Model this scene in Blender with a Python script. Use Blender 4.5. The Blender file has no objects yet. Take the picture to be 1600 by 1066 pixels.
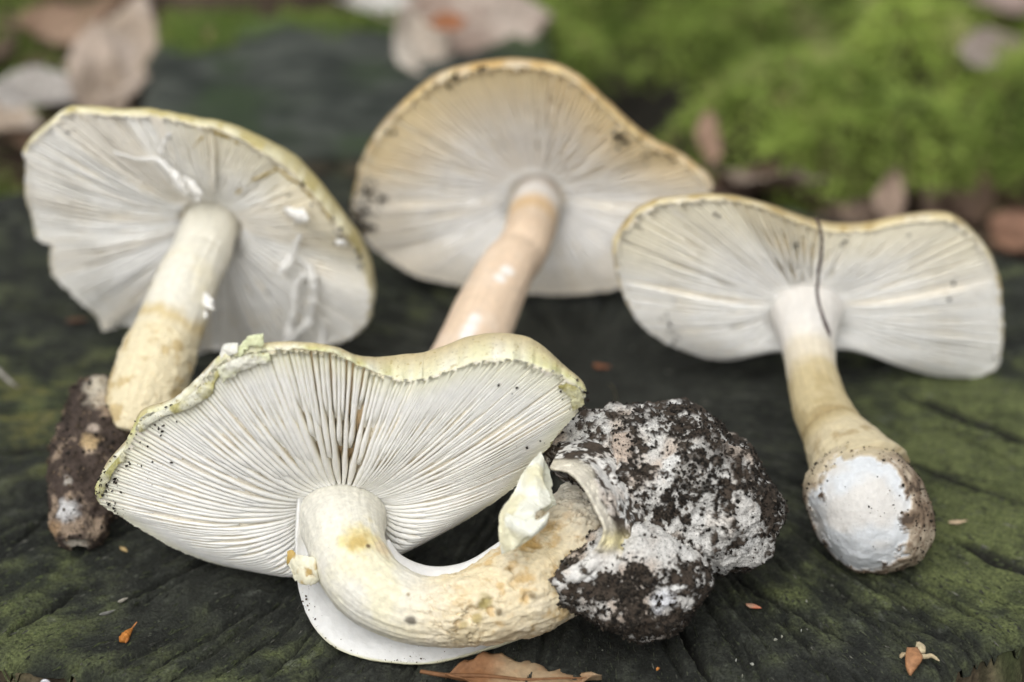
import bpy, math, random
import numpy as np

# ------------------------------------------------------------------ camera, sky, sun, exposure
S = bpy.context.scene
COL = S.collection
PITCH = math.radians(30.0)
FPX = 4116.0                     # focal length in photograph pixels (1600 wide)
CAM = np.array([0.0, -64.0 * math.cos(PITCH), 64.0 * math.sin(PITCH)])   # centimetres
cd = bpy.data.cameras.new('camera')
cam = bpy.data.objects.new('camera', cd)
COL.objects.link(cam)
cam.location = CAM * 0.01
cam.rotation_euler = (math.radians(90) - PITCH, 0, 0)
cd.sensor_width = 36.0
cd.lens = FPX / 1600.0 * 36.0
cd.clip_start = 0.02
cd.clip_end = 100.0
cd.dof.use_dof = True
cd.dof.focus_distance = 0.532
cd.dof.aperture_fstop = 7.0
cd.dof.aperture_blades = 7
S.camera = cam

SUN_EL, SUN_AZ = math.radians(54), math.radians(198)     # azimuth: 180 = behind the camera
w = bpy.data.worlds.new('World')
S.world = w
w.use_nodes = True
wn, wl = w.node_tree.nodes, w.node_tree.links
bg = wn['Background']
sky = wn.new('ShaderNodeTexSky')
sky.sky_type = 'NISHITA'
sky.sun_disc = False
sky.sun_elevation = SUN_EL
sky.sun_rotation = SUN_AZ
sky.dust_density = 4.0
sky.air_density = 1.0
hs = wn.new('ShaderNodeHueSaturation')
hs.inputs['Saturation'].default_value = 0.05            # an overcast sky is nearly grey
wl.new(sky.outputs[0], hs.inputs['Color'])
wl.new(hs.outputs[0], bg.inputs['Color'])
bg.inputs['Strength'].default_value = 0.15
ld = bpy.data.lights.new('sun', 'SUN')
ld.energy = 1.12
ld.angle = math.radians(50)
ld.color = (1.0, 0.95, 0.87)
sun = bpy.data.objects.new('sun', ld)
COL.objects.link(sun)
sx = math.cos(SUN_EL) * math.sin(SUN_AZ)
sy = math.cos(SUN_EL) * math.cos(SUN_AZ)
sz = math.sin(SUN_EL)
from mathutils import Vector
sun.rotation_euler = Vector((sx, sy, sz)).to_track_quat('Z', 'Y').to_euler()
sun.location = (sx * 3, sy * 3, sz * 3)
vs = S.view_settings
vs.view_transform = 'Standard'
vs.look = 'None'
vs.exposure = 0.05
vs.gamma = 1.0
vs.use_curve_mapping = False
S.cycles.max_bounces = 10
S.cycles.diffuse_bounces = 6

# ------------------------------------------------------------------ camera geometry: where a photographed point stands in the place
FWD = np.array([0, math.cos(PITCH), -math.sin(PITCH)])
RGT = np.array([1.0, 0, 0])
UPV = np.array([0, math.sin(PITCH), math.cos(PITCH)])
def ray(px, py):
    return FWD + RGT * ((px - 800) / FPX) + UPV * ((533 - py) / FPX)
def PY(px, py, Y):
    d = ray(px, py); return CAM + d * ((Y - CAM[1]) / d[1])
def PZ(px, py, z=0.0):
    d = ray(px, py); return CAM + d * ((z - CAM[2]) / d[2])
def PP(px, py, p0, n):
    d = ray(px, py); return CAM + d * (np.dot(p0 - CAM, n) / np.dot(d, n))
def ppc(P):                                   # photograph pixels per centimetre at a point
    return FPX / np.dot(P - CAM, FWD)

# ------------------------------------------------------------------ numeric helpers
def _h(ix, iy, iz, seed):
    h = (ix.astype(np.int64) * 374761393 + iy.astype(np.int64) * 668265263 + iz.astype(np.int64) * 2147483647 + seed * 144665) & 0xffffffff
    h = ((h ^ (h >> 13)) * 1274126177) & 0xffffffff
    h = ((h ^ (h >> 16)) * 2246822519) & 0xffffffff
    return ((h ^ (h >> 15)) & 0xffffff) / float(0xffffff)
def vnoise(P, seed=0):
    P = np.asarray(P, float)
    i = np.floor(P).astype(np.int64); f = P - i
    f = f * f * f * (f * (f * 6 - 15) + 10)
    x, y, z = i[..., 0], i[..., 1], i[..., 2]
    fx, fy, fz = f[..., 0], f[..., 1], f[..., 2]
    def c(a, b, d): return _h(x + a, y + b, z + d, seed)
    x00 = c(0,0,0) * (1-fx) + c(1,0,0) * fx; x10 = c(0,1,0) * (1-fx) + c(1,1,0) * fx
    x01 = c(0,0,1) * (1-fx) + c(1,0,1) * fx; x11 = c(0,1,1) * (1-fx) + c(1,1,1) * fx
    return ((x00 * (1-fy) + x10 * fy) * (1-fz) + (x01 * (1-fy) + x11 * fy) * fz) * 2 - 1
def fbm(P, octv=4, seed=0, gain=0.5):
    P = np.asarray(P, float); a = 1.0; s = 0; t = 0
    for k in range(octv):
        s = s + a * vnoise(P * (2.03 ** k) + k * 17.3, seed + k * 31); t += a; a *= gain
    return s / t
def n1(x, seed=0, octv=3):
    x = np.asarray(x, float)
    return fbm(np.stack([x, x * 0 + 3.7, x * 0 + seed * 1.37], -1), octv, seed)
def sst(a, b, x):
    t = np.clip((x - a) / (b - a), 0, 1); return t * t * (3 - 2 * t)
def mix(a, b, t):
    t = np.asarray(t)[..., None]; return np.asarray(a) * (1 - t) + np.asarray(b) * t
def unit(v):
    return v / (np.linalg.norm(v, axis=-1, keepdims=True) + 1e-12)
def spline(pts, n, closed=False):
    pts = np.asarray(pts, float); m = len(pts)
    if closed: Q = np.vstack([pts[-1], pts, pts[0], pts[1]]); seg = m
    else: Q = np.vstack([2 * pts[0] - pts[1], pts, 2 * pts[-1] - pts[-2]]); seg = m - 1
    k = n * 6
    u = np.linspace(0, seg, k, endpoint=not closed); i = np.minimum(u.astype(int), seg - 1); f = (u - i)[:, None]
    a, b, c, d = Q[i], Q[i+1], Q[i+2], Q[i+3]
    C = 0.5 * (2*b + (c-a)*f + (2*a-5*b+4*c-d)*f*f + (3*b-a-3*c+d)*f**3)
    E = np.vstack([C, C[:1]]) if closed else C
    L = np.concatenate([[0], np.cumsum(np.linalg.norm(np.diff(E[:, :3], axis=0), axis=1))])
    T = np.linspace(0, L[-1], n, endpoint=not closed)
    return np.stack([np.interp(T, L, E[:, j]) for j in range(E.shape[1])], -1)
def grid(nu, nv, wu=False, wv=False):         # vertex (i, j) has index i * nv + j
    I = np.arange(nu if wu else nu - 1); J = np.arange(nv if wv else nv - 1)
    i, j = np.meshgrid(I, J, indexing='ij'); i2 = (i + 1) % nu; j2 = (j + 1) % nv
    return np.stack([i*nv+j, i2*nv+j, i2*nv+j2, i*nv+j2], -1).reshape(-1, 4)

# ------------------------------------------------------------------ scene objects
def thing(name, label, cat, base, group=None):
    o = bpy.data.objects.new(name, None); COL.objects.link(o)
    o.empty_display_size = 0.01
    o.location = np.asarray(base) * 0.01
    o['label'] = label; o['category'] = cat
    if group: o['group'] = group
    return o
def tag(o, label, cat, group=None):
    o['label'] = label; o['category'] = cat
    if group: o['group'] = group
    return o
def mesh(name, V, F, mat, parent=None, base=None, col=None, smooth=True, kind=None):
    """V in centimetres in the world; F an (m,4) / (m,3) array or a list of such arrays"""
    V = np.asarray(V, float)
    if base is None:
        base = np.zeros(3)
        if parent is not None:
            q = parent
            while q is not None: base = base + np.array(q.location) * 100; q = q.parent
    Fs = F if isinstance(F, list) else [F]
    me = bpy.data.meshes.new(name)
    me.vertices.add(len(V)); me.vertices.foreach_set('co', ((V - base) * 0.01).astype(np.float32).ravel())
    idx = np.concatenate([f.ravel() for f in Fs]); cnt = np.concatenate([np.full(len(f), f.shape[1]) for f in Fs])
    me.loops.add(len(idx)); me.loops.foreach_set('vertex_index', idx.astype(np.int32))
    me.polygons.add(len(cnt))
    me.polygons.foreach_set('loop_start', np.concatenate([[0], np.cumsum(cnt)[:-1]]).astype(np.int32))
    me.polygons.foreach_set('use_smooth', np.full(len(cnt), smooth))
    me.update(calc_edges=True); me.validate()
    if col is not None:
        a = me.color_attributes.new('Col', 'FLOAT_COLOR', 'POINT')
        c = np.ones((len(V), 4), np.float32); c[:, :3] = np.clip(col, 0, 1)
        a.data.foreach_set('color', c.ravel())
    me.materials.append(mat)
    o = bpy.data.objects.new(name, me); COL.objects.link(o)
    if parent is not None: o.parent = parent
    else: o.location = base * 0.01
    if kind: o['kind'] = kind
    return o

def material(name, rough=0.6, spec=0.4, bumps=(), sss=0.0, var=0.12, vscale=6.0, speck=None, coat=0.0, trans=0.0, color=None):
    """base colour from the Col attribute, broken up by noise; bumps = ((scale per cm, distance cm, detail, stretch), ...)"""
    m = bpy.data.materials.new(name); m.use_nodes = True
    N, L = m.node_tree.nodes, m.node_tree.links
    bs = N['Principled BSDF']; out = N['Material Output']
    tc = N.new('ShaderNodeTexCoord'); mp = N.new('ShaderNodeMapping')
    mp.inputs['Scale'].default_value = (100, 100, 100)
    L.new(tc.outputs['Object'], mp.inputs['Vector'])
    if color is None:
        at = N.new('ShaderNodeAttribute'); at.attribute_name = 'Col'; c = at.outputs['Color']
    else:
        rg = N.new('ShaderNodeRGB'); rg.outputs[0].default_value = (*color, 1); c = rg.outputs[0]
    nz = N.new('ShaderNodeTexNoise'); nz.inputs['Scale'].default_value = vscale; nz.inputs['Detail'].default_value = 6
    L.new(mp.outputs[0], nz.inputs['Vector'])
    mr = N.new('ShaderNodeMapRange'); mr.inputs['From Min'].default_value = 0.3; mr.inputs['From Max'].default_value = 0.7
    mr.inputs['To Min'].default_value = 1 - var; mr.inputs['To Max'].default_value = 1 + var
    L.new(nz.outputs['Fac'], mr.inputs['Value'])
    mm = N.new('ShaderNodeMix'); mm.data_type = 'RGBA'; mm.blend_type = 'MULTIPLY'; mm.inputs['Factor'].default_value = 1
    L.new(c, mm.inputs['A']); L.new(mr.outputs[0], mm.inputs['B']); c = mm.outputs['Result']
    if speck:                                   # (scale per cm, threshold, colour, softness)
        for (sc, th, sc_col, soft) in speck:
            z = N.new('ShaderNodeTexNoise'); z.inputs['Scale'].default_value = sc; z.inputs['Detail'].default_value = 3; z.inputs['Roughness'].default_value = 0.65
            L.new(mp.outputs[0], z.inputs['Vector'])
            r = N.new('ShaderNodeMapRange'); r.inputs['From Min'].default_value = th; r.inputs['From Max'].default_value = th + soft
            L.new(z.outputs['Fac'], r.inputs['Value'])
            x = N.new('ShaderNodeMix'); x.data_type = 'RGBA'
            L.new(r.outputs[0], x.inputs['Factor']); L.new(c, x.inputs['A']); x.inputs['B'].default_value = (*sc_col, 1); c = x.outputs['Result']
    L.new(c, bs.inputs['Base Color'])
    bs.inputs['Roughness'].default_value = rough
    bs.inputs['Specular IOR Level'].default_value = spec
    if coat: bs.inputs['Coat Weight'].default_value = coat; bs.inputs['Coat Roughness'].default_value = 0.25
    if sss:
        bs.inputs['Subsurface Weight'].default_value = sss
        bs.inputs['Subsurface Radius'].default_value = (1.0, 0.92, 0.78)
        bs.inputs['Subsurface Scale'].default_value = 0.0022
    prev = None
    for (sc, dist, det, st) in bumps:
        z = N.new('ShaderNodeTexNoise'); z.inputs['Scale'].default_value = sc; z.inputs['Detail'].default_value = det; z.inputs['Roughness'].default_value = 0.6
        if st:
            m2 = N.new('ShaderNodeMapping'); m2.inputs['Scale'].default_value = st; L.new(mp.outputs[0], m2.inputs['Vector']); L.new(m2.outputs[0], z.inputs['Vector'])
        else: L.new(mp.outputs[0], z.inputs['Vector'])
        b = N.new('ShaderNodeBump'); b.inputs['Distance'].default_value = dist * 0.01; b.inputs['Strength'].default_value = 1.0
        L.new(z.outputs['Fac'], b.inputs['Height'])
        if prev: L.new(prev, b.inputs['Normal'])
        prev = b.outputs['Normal']
    if prev: L.new(prev, bs.inputs['Normal'])
    if trans:
        tr = N.new('ShaderNodeBsdfTranslucent'); L.new(c, tr.inputs['Color'])
        ms = N.new('ShaderNodeMixShader'); ms.inputs[0].default_value = trans
        L.new(bs.outputs[0], ms.inputs[1]); L.new(tr.outputs[0], ms.inputs[2]); L.new(ms.outputs[0], out.inputs['Surface'])
    return m

M_wood = material('weathered_wood', 0.72, 0.35, ((9, .10, 7, None), (40, .035, 3, None)), var=.6, vscale=16,
                  speck=((30, .68, (.13, .14, .11), .05), (6.5, .64, (.085, .095, .07), .10)))
M_bark = material('split_wood', 0.8, 0.3, ((8, .06, 6, (1, 1, .25)), (30, .02, 3, None)), var=.35, vscale=9)
M_gill = material('gill_flesh', 0.55, 0.3, ((22, .006, 3, None),), sss=.3, var=.05, vscale=5)
M_cap = material('cap_skin', 0.45, 0.4, ((14, .015, 5, None),), sss=.15, var=.10, vscale=7, speck=((9, .60, (.40, .30, .10), .12), (24, .66, (.10, .07, .03), .04)))
M_margin = material('cap_margin', 0.55, 0.35, ((12, .05, 6, None), (40, .02, 3, None)), sss=.1, var=.18, vscale=12, speck=((14, .60, (.42, .36, .12), .08), (30, .66, (.07, .05, .02), .03)))
M_stem = material('stem_flesh', 0.68, 0.22, ((9, .014, 6, None), (40, .005, 3, None)), sss=.22, var=.07, vscale=7)
M_scaly = material('scaly_stem_flesh', 0.66, 0.25, ((8, .014, 7, None), (34, .008, 4, None)), sss=.15, var=.12, vscale=9,
                   speck=((24, .72, (.16, .11, .04), .05),))
M_veil = material('veil_flesh', 0.5, 0.35, ((12, .02, 5, None),), sss=.25, var=.05)
M_bulb = material('earthy_bulb', 0.75, 0.25, ((16, .05, 6, None), (45, .02, 3, None)), var=.22, vscale=16,
                  speck=((30, .60, (.035, .027, .02), .05), (60, .62, (.05, .04, .03), .05)))
M_lip = material('torn_sac', 0.7, 0.25, ((16, .04, 6, None),), var=.14, vscale=14, speck=((30, .66, (.06, .045, .03), .04),))
M_soil = material('soil', 0.9, 0.2, ((20, .03, 4, None),), var=.4, vscale=20)
M_leaf = material('dry_leaf', 0.6, 0.3, ((12, .02, 5, None),), var=.25, vscale=5, trans=.2)
M_bits = material('plant_bits', 0.6, 0.35, ((20, .02, 4, None),), var=.25, vscale=12)
M_moss = material('moss', 0.7, 0.25, (), var=.25, vscale=.5, trans=.3)
M_ground = material('forest_soil', 0.9, 0.2, ((2, .3, 8, None), (10, .1, 5, None)), var=.4, vscale=1.5)

# ------------------------------------------------------------------ ground and moss bank
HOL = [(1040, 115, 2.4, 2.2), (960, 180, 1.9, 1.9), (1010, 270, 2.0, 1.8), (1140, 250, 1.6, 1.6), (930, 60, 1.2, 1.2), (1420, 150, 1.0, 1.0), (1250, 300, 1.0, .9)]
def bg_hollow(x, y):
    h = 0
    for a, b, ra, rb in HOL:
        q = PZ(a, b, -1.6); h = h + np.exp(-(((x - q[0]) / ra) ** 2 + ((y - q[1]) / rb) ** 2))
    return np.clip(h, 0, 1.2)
def bg_height(x, y):
    P = np.stack([x, y, x * 0], -1)
    base = -3.4 + .5 * fbm(P * .35, 4, 3)
    litter = sst(9, 14, y) * sst(-2, -7, x) * 2.0
    back = sst(17, 23, y) * 1.6
    far = np.clip(y - 22, 0, 200) * .05
    edge = 12.6 + 1.5 * n1(x * .25, 5)
    m = sst(edge, edge + 2.2, y) * sst(-1.0, 1.6, x + .25 * (y - 14))
    lump = fbm(P * np.array([.24, .20, 1]), 3, 11) * 2.9 + 1.2 * fbm(P * .66, 4, 12, .58)
    hollow = 2.6 * bg_hollow(x, y)
    z = base + (litter + back * sst(2, -2, x)) * (1 - m) + m * (2.3 + lump - hollow) + far
    # keep the ground below the stump around it
    near = sst(11.5, 9.0, y)
    return z * (1 - near) + near * (-9 + .5 * fbm(P * .3, 3, 4)), m
def axis(lo, hi, flo, fhi, step):             # fine between flo and fhi, growing steps outside
    a = list(np.arange(flo, fhi, step)); s = step
    while a[-1] < hi: s *= 1.35; a.append(a[-1] + s)
    s = step; b = []
    v = flo
    while v > lo: s *= 1.35; v -= s; b.append(v)
    return np.array(b[::-1] + a)
gx, gy = axis(-2000, 2000, -24, 30, .22), axis(-2000, 2000, 8.5, 34, .22)
X, Y = np.meshgrid(gx, gy, indexing='ij')
Z, mk = bg_height(X, Y)
P = np.stack([X, Y, Z], -1)
nn = fbm(P * .6, 4, 7)
gcol = mix((.055, .038, .026), (.12, .09, .06), sst(-.2, .5, nn))
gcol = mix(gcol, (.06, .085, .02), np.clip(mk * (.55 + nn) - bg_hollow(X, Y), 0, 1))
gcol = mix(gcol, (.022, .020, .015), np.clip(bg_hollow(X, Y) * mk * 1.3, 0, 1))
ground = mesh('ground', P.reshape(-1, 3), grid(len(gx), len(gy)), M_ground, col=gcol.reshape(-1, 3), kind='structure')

def blades(n, seed, dens, length, width, colors, name, label, flat=False):
    rng = np.random.default_rng(seed)
    B = dens(rng, n); n = len(B)
    e = .15
    hx = (bg_height(B[:, 0] + e, B[:, 1])[0] - bg_height(B[:, 0] - e, B[:, 1])[0]) / (2 * e)
    hy = (bg_height(B[:, 0], B[:, 1] + e)[0] - bg_height(B[:, 0], B[:, 1] - e)[0]) / (2 * e)
    if flat: hx = hy = np.zeros(n)
    nrm = unit(np.stack([-hx, -hy, np.ones(n)], -1))
    d = unit(nrm + rng.normal(0, .75, (n, 3)))
    L = length * rng.uniform(.5, 1.3, n)[:, None]
    side = unit(np.cross(d, rng.normal(0, 1, (n, 3)))) * (width * rng.uniform(.6, 1.3, n))[:, None]
    mid = B + d * L * .5; tip = B + d * L + np.array([0, 0, -.25]) * L + rng.normal(0, .08, (n, 3))
    V = np.stack([B - d * .1, mid - side, tip, mid + side], 1).reshape(-1, 3)
    F = np.arange(4 * n).reshape(-1, 4)
    t = np.clip(.5 + .6 * fbm(B * .35, 3, seed) + rng.normal(0, .18, n), 0, 1)
    c = mix(colors[0], colors[1], t)
    c = mix(c, colors[2], sst(.25, .6, fbm(B * .5 + 9, 3, seed + 5)) * .7)
    c = mix(c, (.30, .21, .12), (rng.uniform(0, 1, n) < .05 + .2 * sst(.2, .6, fbm(B * .8 + 4, 3, seed + 6))) * .8)
    L = L * 1.0
    o = mesh(name, V, F, M_moss, col=np.repeat(c, 4, 0), smooth=False, kind='stuff')
    o['label'] = label; o['category'] = 'moss'
    return o
def moss_pts(rng, n):
    q = np.stack([rng.uniform(-2.5, 24, n), rng.uniform(12, 33, n)], -1)
    z, m = bg_height(q[:, 0], q[:, 1])
    k = (m > .25) & (bg_hollow(q[:, 0], q[:, 1]) < rng.uniform(.25, .75, n)) & (rng.uniform(0, 1, n) < .35 + .65 * sst(-.5, .0, fbm(np.stack([q[:, 0], q[:, 1], z], -1) * .45, 3, 21)))
    return np.stack([q[:, 0], q[:, 1], z], -1)[k]
blades(95000, 4, moss_pts, .75, .05, ((.11, .17, .035), (.44, .56, .13), (.54, .52, .26)), 'moss', 'thick green cushion moss on the bank behind the stump')
def moss_pts2(rng, n):
    q = np.concatenate([np.stack([rng.normal(-19, 2.4, n // 2), rng.normal(20, 2.6, n // 2)], -1), np.stack([rng.normal(-15.5, 1.2, n // 3), rng.normal(10.6, .7, n // 3)], -1)])
    z, m = bg_height(q[:, 0], q[:, 1])
    return np.stack([q[:, 0], q[:, 1], z], -1)[q[:, 1] > 9.5]
blades(16000, 8, moss_pts2, .7, .05, ((.08, .12, .03), (.30, .40, .10), (.34, .31, .15)), 'moss', 'patch of green moss at the far left behind the stump')

# ------------------------------------------------------------------ tree stump
pith = PZ(905, 600)
opx = [(-60, 1035), (20, 1040), (110, 1046), (165, 1075), (400, 1110), (800, 1130), (1200, 1110), (1440, 1075), (1505, 1028), (1560, 1008), (1620, 985),
       (1760, 900), (1800, 700), (1750, 500), (1650, 420), (1585, 393), (1480, 375), (1300, 335), (1100, 300), (900, 280), (640, 268), (480, 262), (250, 268),
       (100, 282), (0, 300), (-100, 330), (-180, 450), (-220, 650), (-180, 900), (-110, 1000)]
ow = np.array([PZ(*p) for p in opx]) - pith
oth = np.arctan2(ow[:, 1], ow[:, 0]); orr = np.hypot(ow[:, 0], ow[:, 1])
k = np.argsort(oth); oth, orr = oth[k], orr[k]
def rim_r(th):
    r = np.interp(th, oth, orr, period=2 * math.pi)
    return r * (1 + .012 * n1(th * 9, 2) + .010 * n1(th * 40, 3))
seg_px = [((1400, 610), (1640, 700), .13, .5), ((1340, 690), (1640, 800), .10, .4), ((1490, 840), (1640, 900), .14, .5), ((1130, 880), (1340, 1012), .06, .3),
          ((1060, 965), (1110, 1068), .07, .35), ((10, 1000), (130, 915), .07, .3), ((180, 950), (460, 800), .07, .3), ((230, 1045), (420, 935), .06, .25),
          ((-40, 705), (150, 690), .10, .4), ((-40, 640), (170, 640), .05, .2), ((-40, 590), (160, 600), .03, .15), ((20, 850), (90, 790), .04, .25), ((600, 450), (760, 505), .04, .2), ((-30, 330), (60, 350), .05, .2),
          ((1240, 900), (1420, 960), .05, .25), ((1280, 930), (1540, 1010), .05, .22), ((330, 1060), (470, 960), .03, .2), ((590, 470), (720, 480), .05, .25), ((1440, 650), (1600, 735), .025, .2)]
segs = [(PZ(*a)[:2], PZ(*b)[:2], wd, dp) for a, b, wd, dp in seg_px]
rg = random.Random(5)
for i in range(150):
    th = rg.uniform(-math.pi, math.pi); r0 = rg.uniform(3, 12); r1 = r0 + rg.uniform(1.5, 9)
    c, s = math.cos(th), math.sin(th)
    segs.append((pith[:2] + np.array([c, s]) * r0, pith[:2] + np.array([c, s]) * r1, rg.uniform(.03, .065), rg.uniform(.06, .24)))
def stump_surface(x, y):
    dx, dy = x - pith[0], y - pith[1]
    r = np.hypot(dx, dy); th = np.arctan2(dy, dx)
    R = rim_r(th)
    wq = .45 * fbm(np.stack([x, y, x * 0], -1) * .5, 3, 40)
    pol = np.stack([np.cos(th) * 9 + wq, np.sin(th) * 9 - wq, r * .22], -1)      # fibres run out from the pith
    fib = fbm(pol * 1.3, 4, 41, .65)
    fib2 = fbm(pol * np.array([6, 6, 5.0]), 4, 43, .7)
    P = np.stack([x, y, x * 0], -1)
    lump = fbm(P * .33, 4, 45); fine = fbm(P * 3.2, 4, 47, .65)
    cen = sst(0, 5, r)
    fib, fib2 = fib * cen, fib2 * cen
    z = .12 * fib + .06 * fib2 * (.4 + 1.2 * sst(-.3, .4, lump)) + .14 * lump + .05 * fine
    crack = np.zeros_like(x)
    wob = .10 * fbm(P * 1.1, 4, 51); wob2 = .10 * fbm(P * 1.1 + 50, 4, 52)
    for a, b, wd, dp in segs:
        ab = b - a; L2 = ab @ ab; L = math.sqrt(L2)
        sel = (np.abs(x - (a[0] + b[0]) / 2) < L * .6 + .6) & (np.abs(y - (a[1] + b[1]) / 2) < L * .6 + .6)
        qx, qy = x[sel] + wob[sel] - a[0], y[sel] + wob2[sel] - a[1]
        t = np.clip((qx * ab[0] + qy * ab[1]) / L2, 0, 1)
        d = np.hypot(qx - t * ab[0], qy - t * ab[1])
        wt = wd * (.35 + 1.3 * np.sin(np.pi * np.clip(t, .03, .97)))
        crack[sel] = np.maximum(crack[sel], dp * np.exp(-(d / wt) ** 2) * sst(0, .1, t) * sst(1, .9, t))
    z = z - crack
    # worn, ragged rim
    z = z - sst(.955, 1.0, r / R) ** 2 * (.22 + .25 * (n1(th * 60, 7) > .1))
    flat = np.minimum(z, .10)                                           # objects lie on z = 0
    return flat, r, th, R, fib, fib2, lump, fine, crack
na, nr = 1500, 390
th = np.linspace(-math.pi, math.pi, na, endpoint=False)
rr = np.linspace(0, 1, nr) ** .85
TH, RR = np.meshgrid(th, rr, indexing='ij')
Rm = rim_r(TH)
X = pith[0] + RR * Rm * np.cos(TH); Y = pith[1] + RR * Rm * np.sin(TH)
Z, r, _, R, fib, fib2, lump, fine, crack = stump_surface(X, Y)
P = np.stack([X, Y, Z], -1)
lo = fbm(P * .45, 4, 61); hi = fbm(P * 1.7, 4, 63)
c = mix((.011, .013, .010), (.052, .056, .046), sst(-.6, .8, .6 * fib + .8 * fib2 + .5 * hi))
def spot(px, py, sxx, syy, z=0):
    q = PZ(px, py, z); return np.exp(-(((X - q[0]) / sxx) ** 2 + ((Y - q[1]) / syy) ** 2))
grn = .32 + 1.25 * spot(1540, 770, 3.6, 4.4) + .6 * spot(1500, 620, 3, 2) + .55 * spot(1200, 925, 1.2, 1.6) + .5 * spot(1560, 930, 2.6, 2.5) + .75 * spot(40, 960, 1.7, 2.2) + .45 * spot(300, 1050, 3.2, 1.6) \
    + .7 * spot(60, 640, 3.2, 2.6) + .3 * spot(100, 470, 4, 4) + .35 * spot(640, 470, 2.5, 2) + .25 * spot(450, 930, 1.5, 2) - .6 * spot(880, 620, 6.5, 5.0) - .3 * spot(330, 900, 2.5, 2.5) - .35 * spot(1050, 1000, 3, 2.5) - .3 * spot(620, 900, 2.5, 3)
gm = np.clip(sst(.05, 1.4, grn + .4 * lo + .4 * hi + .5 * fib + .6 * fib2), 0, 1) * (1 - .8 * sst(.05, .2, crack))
gcol = mix((.022, .029, .017), (.135, .160, .056), sst(-.4, .8, .8 * hi + .35 * fib2 + .75 * (grn - .6)))
gcol = mix(gcol, (.19, .17, .04), .9 * np.clip(spot(60, 650, 3.5, 2.0), 0, 1) * sst(-.1, .5, fib2 + hi))
c = mix(c, gcol, gm * .9)
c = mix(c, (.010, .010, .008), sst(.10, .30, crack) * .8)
c = mix(c, (.12, .13, .11), sst(.40, .62, fib2 + .4 * fine) * .45)
stump = thing('tree_stump', 'wide weathered tree stump with green algae film and radial cracks, carrying all the mushrooms', 'stump', (pith[0], pith[1], -9))
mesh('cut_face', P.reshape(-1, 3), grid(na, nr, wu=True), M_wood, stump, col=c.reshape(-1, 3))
# raised fibres and algae grains that roughen the cut face
rs_ = np.random.default_rng(19)
nf = 26000
fr = np.sqrt(rs_.uniform(.02, .97, nf)); ft = rs_.uniform(-math.pi, math.pi, nf)
fx = pith[0] + fr * rim_r(ft) * np.cos(ft); fy = pith[1] + fr * rim_r(ft) * np.sin(ft)
keep = (fx > -16) & (fx < 17) & (fy > -15.5)
fx, fy, ft = fx[keep], fy[keep], ft[keep]; nf = len(fx)
fa = ft + rs_.normal(0, .12, nf); fl_ = rs_.uniform(.08, .5, nf) ** 1.3; fw = rs_.uniform(.010, .032, nf)
zc = stump_surface(fx, fy)[0]
ax = np.stack([np.cos(fa), np.sin(fa), fa * 0], -1); sd = np.stack([-np.sin(fa), np.cos(fa), fa * 0], -1)
C0 = np.stack([fx, fy, zc], -1); up_ = np.array([0, 0, 1.0])
h_ = rs_.uniform(.005, .035, nf)[:, None]
q0 = C0 - ax * (fl_ / 2)[:, None] - up_ * .02; q1 = C0 - sd * fw[:, None] - up_ * .015; q2 = C0 + up_ * h_; q3 = C0 + sd * fw[:, None] - up_ * .015; q4 = C0 + ax * (fl_ / 2)[:, None] - up_ * .02
Vf = np.stack([q0, q1, q2, q3, q4], 1).reshape(-1, 3)
Ff = (np.array([[0, 1, 2], [0, 2, 3], [1, 4, 2], [2, 4, 3]])[None] + (np.arange(nf) * 5)[:, None, None]).reshape(-1, 3)
Xs, Ys = X, Y
X, Y = fx, fy
gn = .30 + .95 * spot(1540, 770, 3.2, 4.2) + .6 * spot(1500, 620, 3, 2) + .7 * spot(40, 960, 1.7, 2.2) + .7 * spot(60, 640, 3.2, 2.6) + .4 * spot(300, 1050, 3.2, 1.6) - .4 * spot(880, 620, 5.5, 4.5)
X, Y = Xs, Ys
pick_ = rs_.uniform(0, 1, nf)
fc = mix((.020, .022, .018), (.085, .088, .072), rs_.uniform(0, 1, nf) ** 2)
fc = mix(fc, (.075, .095, .035), np.clip(gn, 0, 1) * (pick_ < .6))
fc = mix(fc, (.20, .20, .17), (pick_ > .975) * .8)
mesh('wood_fibres', Vf, Ff, M_wood, stump, col=np.repeat(fc, 5, 0), smooth=False, kind='stuff')
# side of the stump
nz_ = 46
ns = 900
th = np.linspace(-math.pi, math.pi, ns, endpoint=False); v = np.linspace(0, 1, nz_)
TH, VV = np.meshgrid(th, v, indexing='ij')
pol = np.stack([np.cos(TH) * 14, np.sin(TH) * 14, VV * 1.2], -1)
gro = fbm(pol * 3.2, 4, 71, .6); big = fbm(pol * .8, 3, 72)
Rs = rim_r(TH) * (1.001 + .06 * VV ** 1.5) + (.28 * gro + .35 * big) * sst(0, .08, VV) - .06
top = stump_surface(pith[0] + .998 * rim_r(th) * np.cos(th), pith[1] + .998 * rim_r(th) * np.sin(th))[0]
X = pith[0] + Rs * np.cos(TH); Y = pith[1] + Rs * np.sin(TH)
Z = top[:, None] - .01 - VV * 9.6
c = mix((.045, .034, .022), (.17, .135, .085), sst(-.4, .5, gro))
c = mix(c, (.05, .065, .025), sst(.1, .6, big + .2))
mesh('side_wood', np.stack([X, Y, Z], -1).reshape(-1, 3), grid(ns, nz_, wu=True), M_bark, stump, col=c.reshape(-1, 3))
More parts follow.
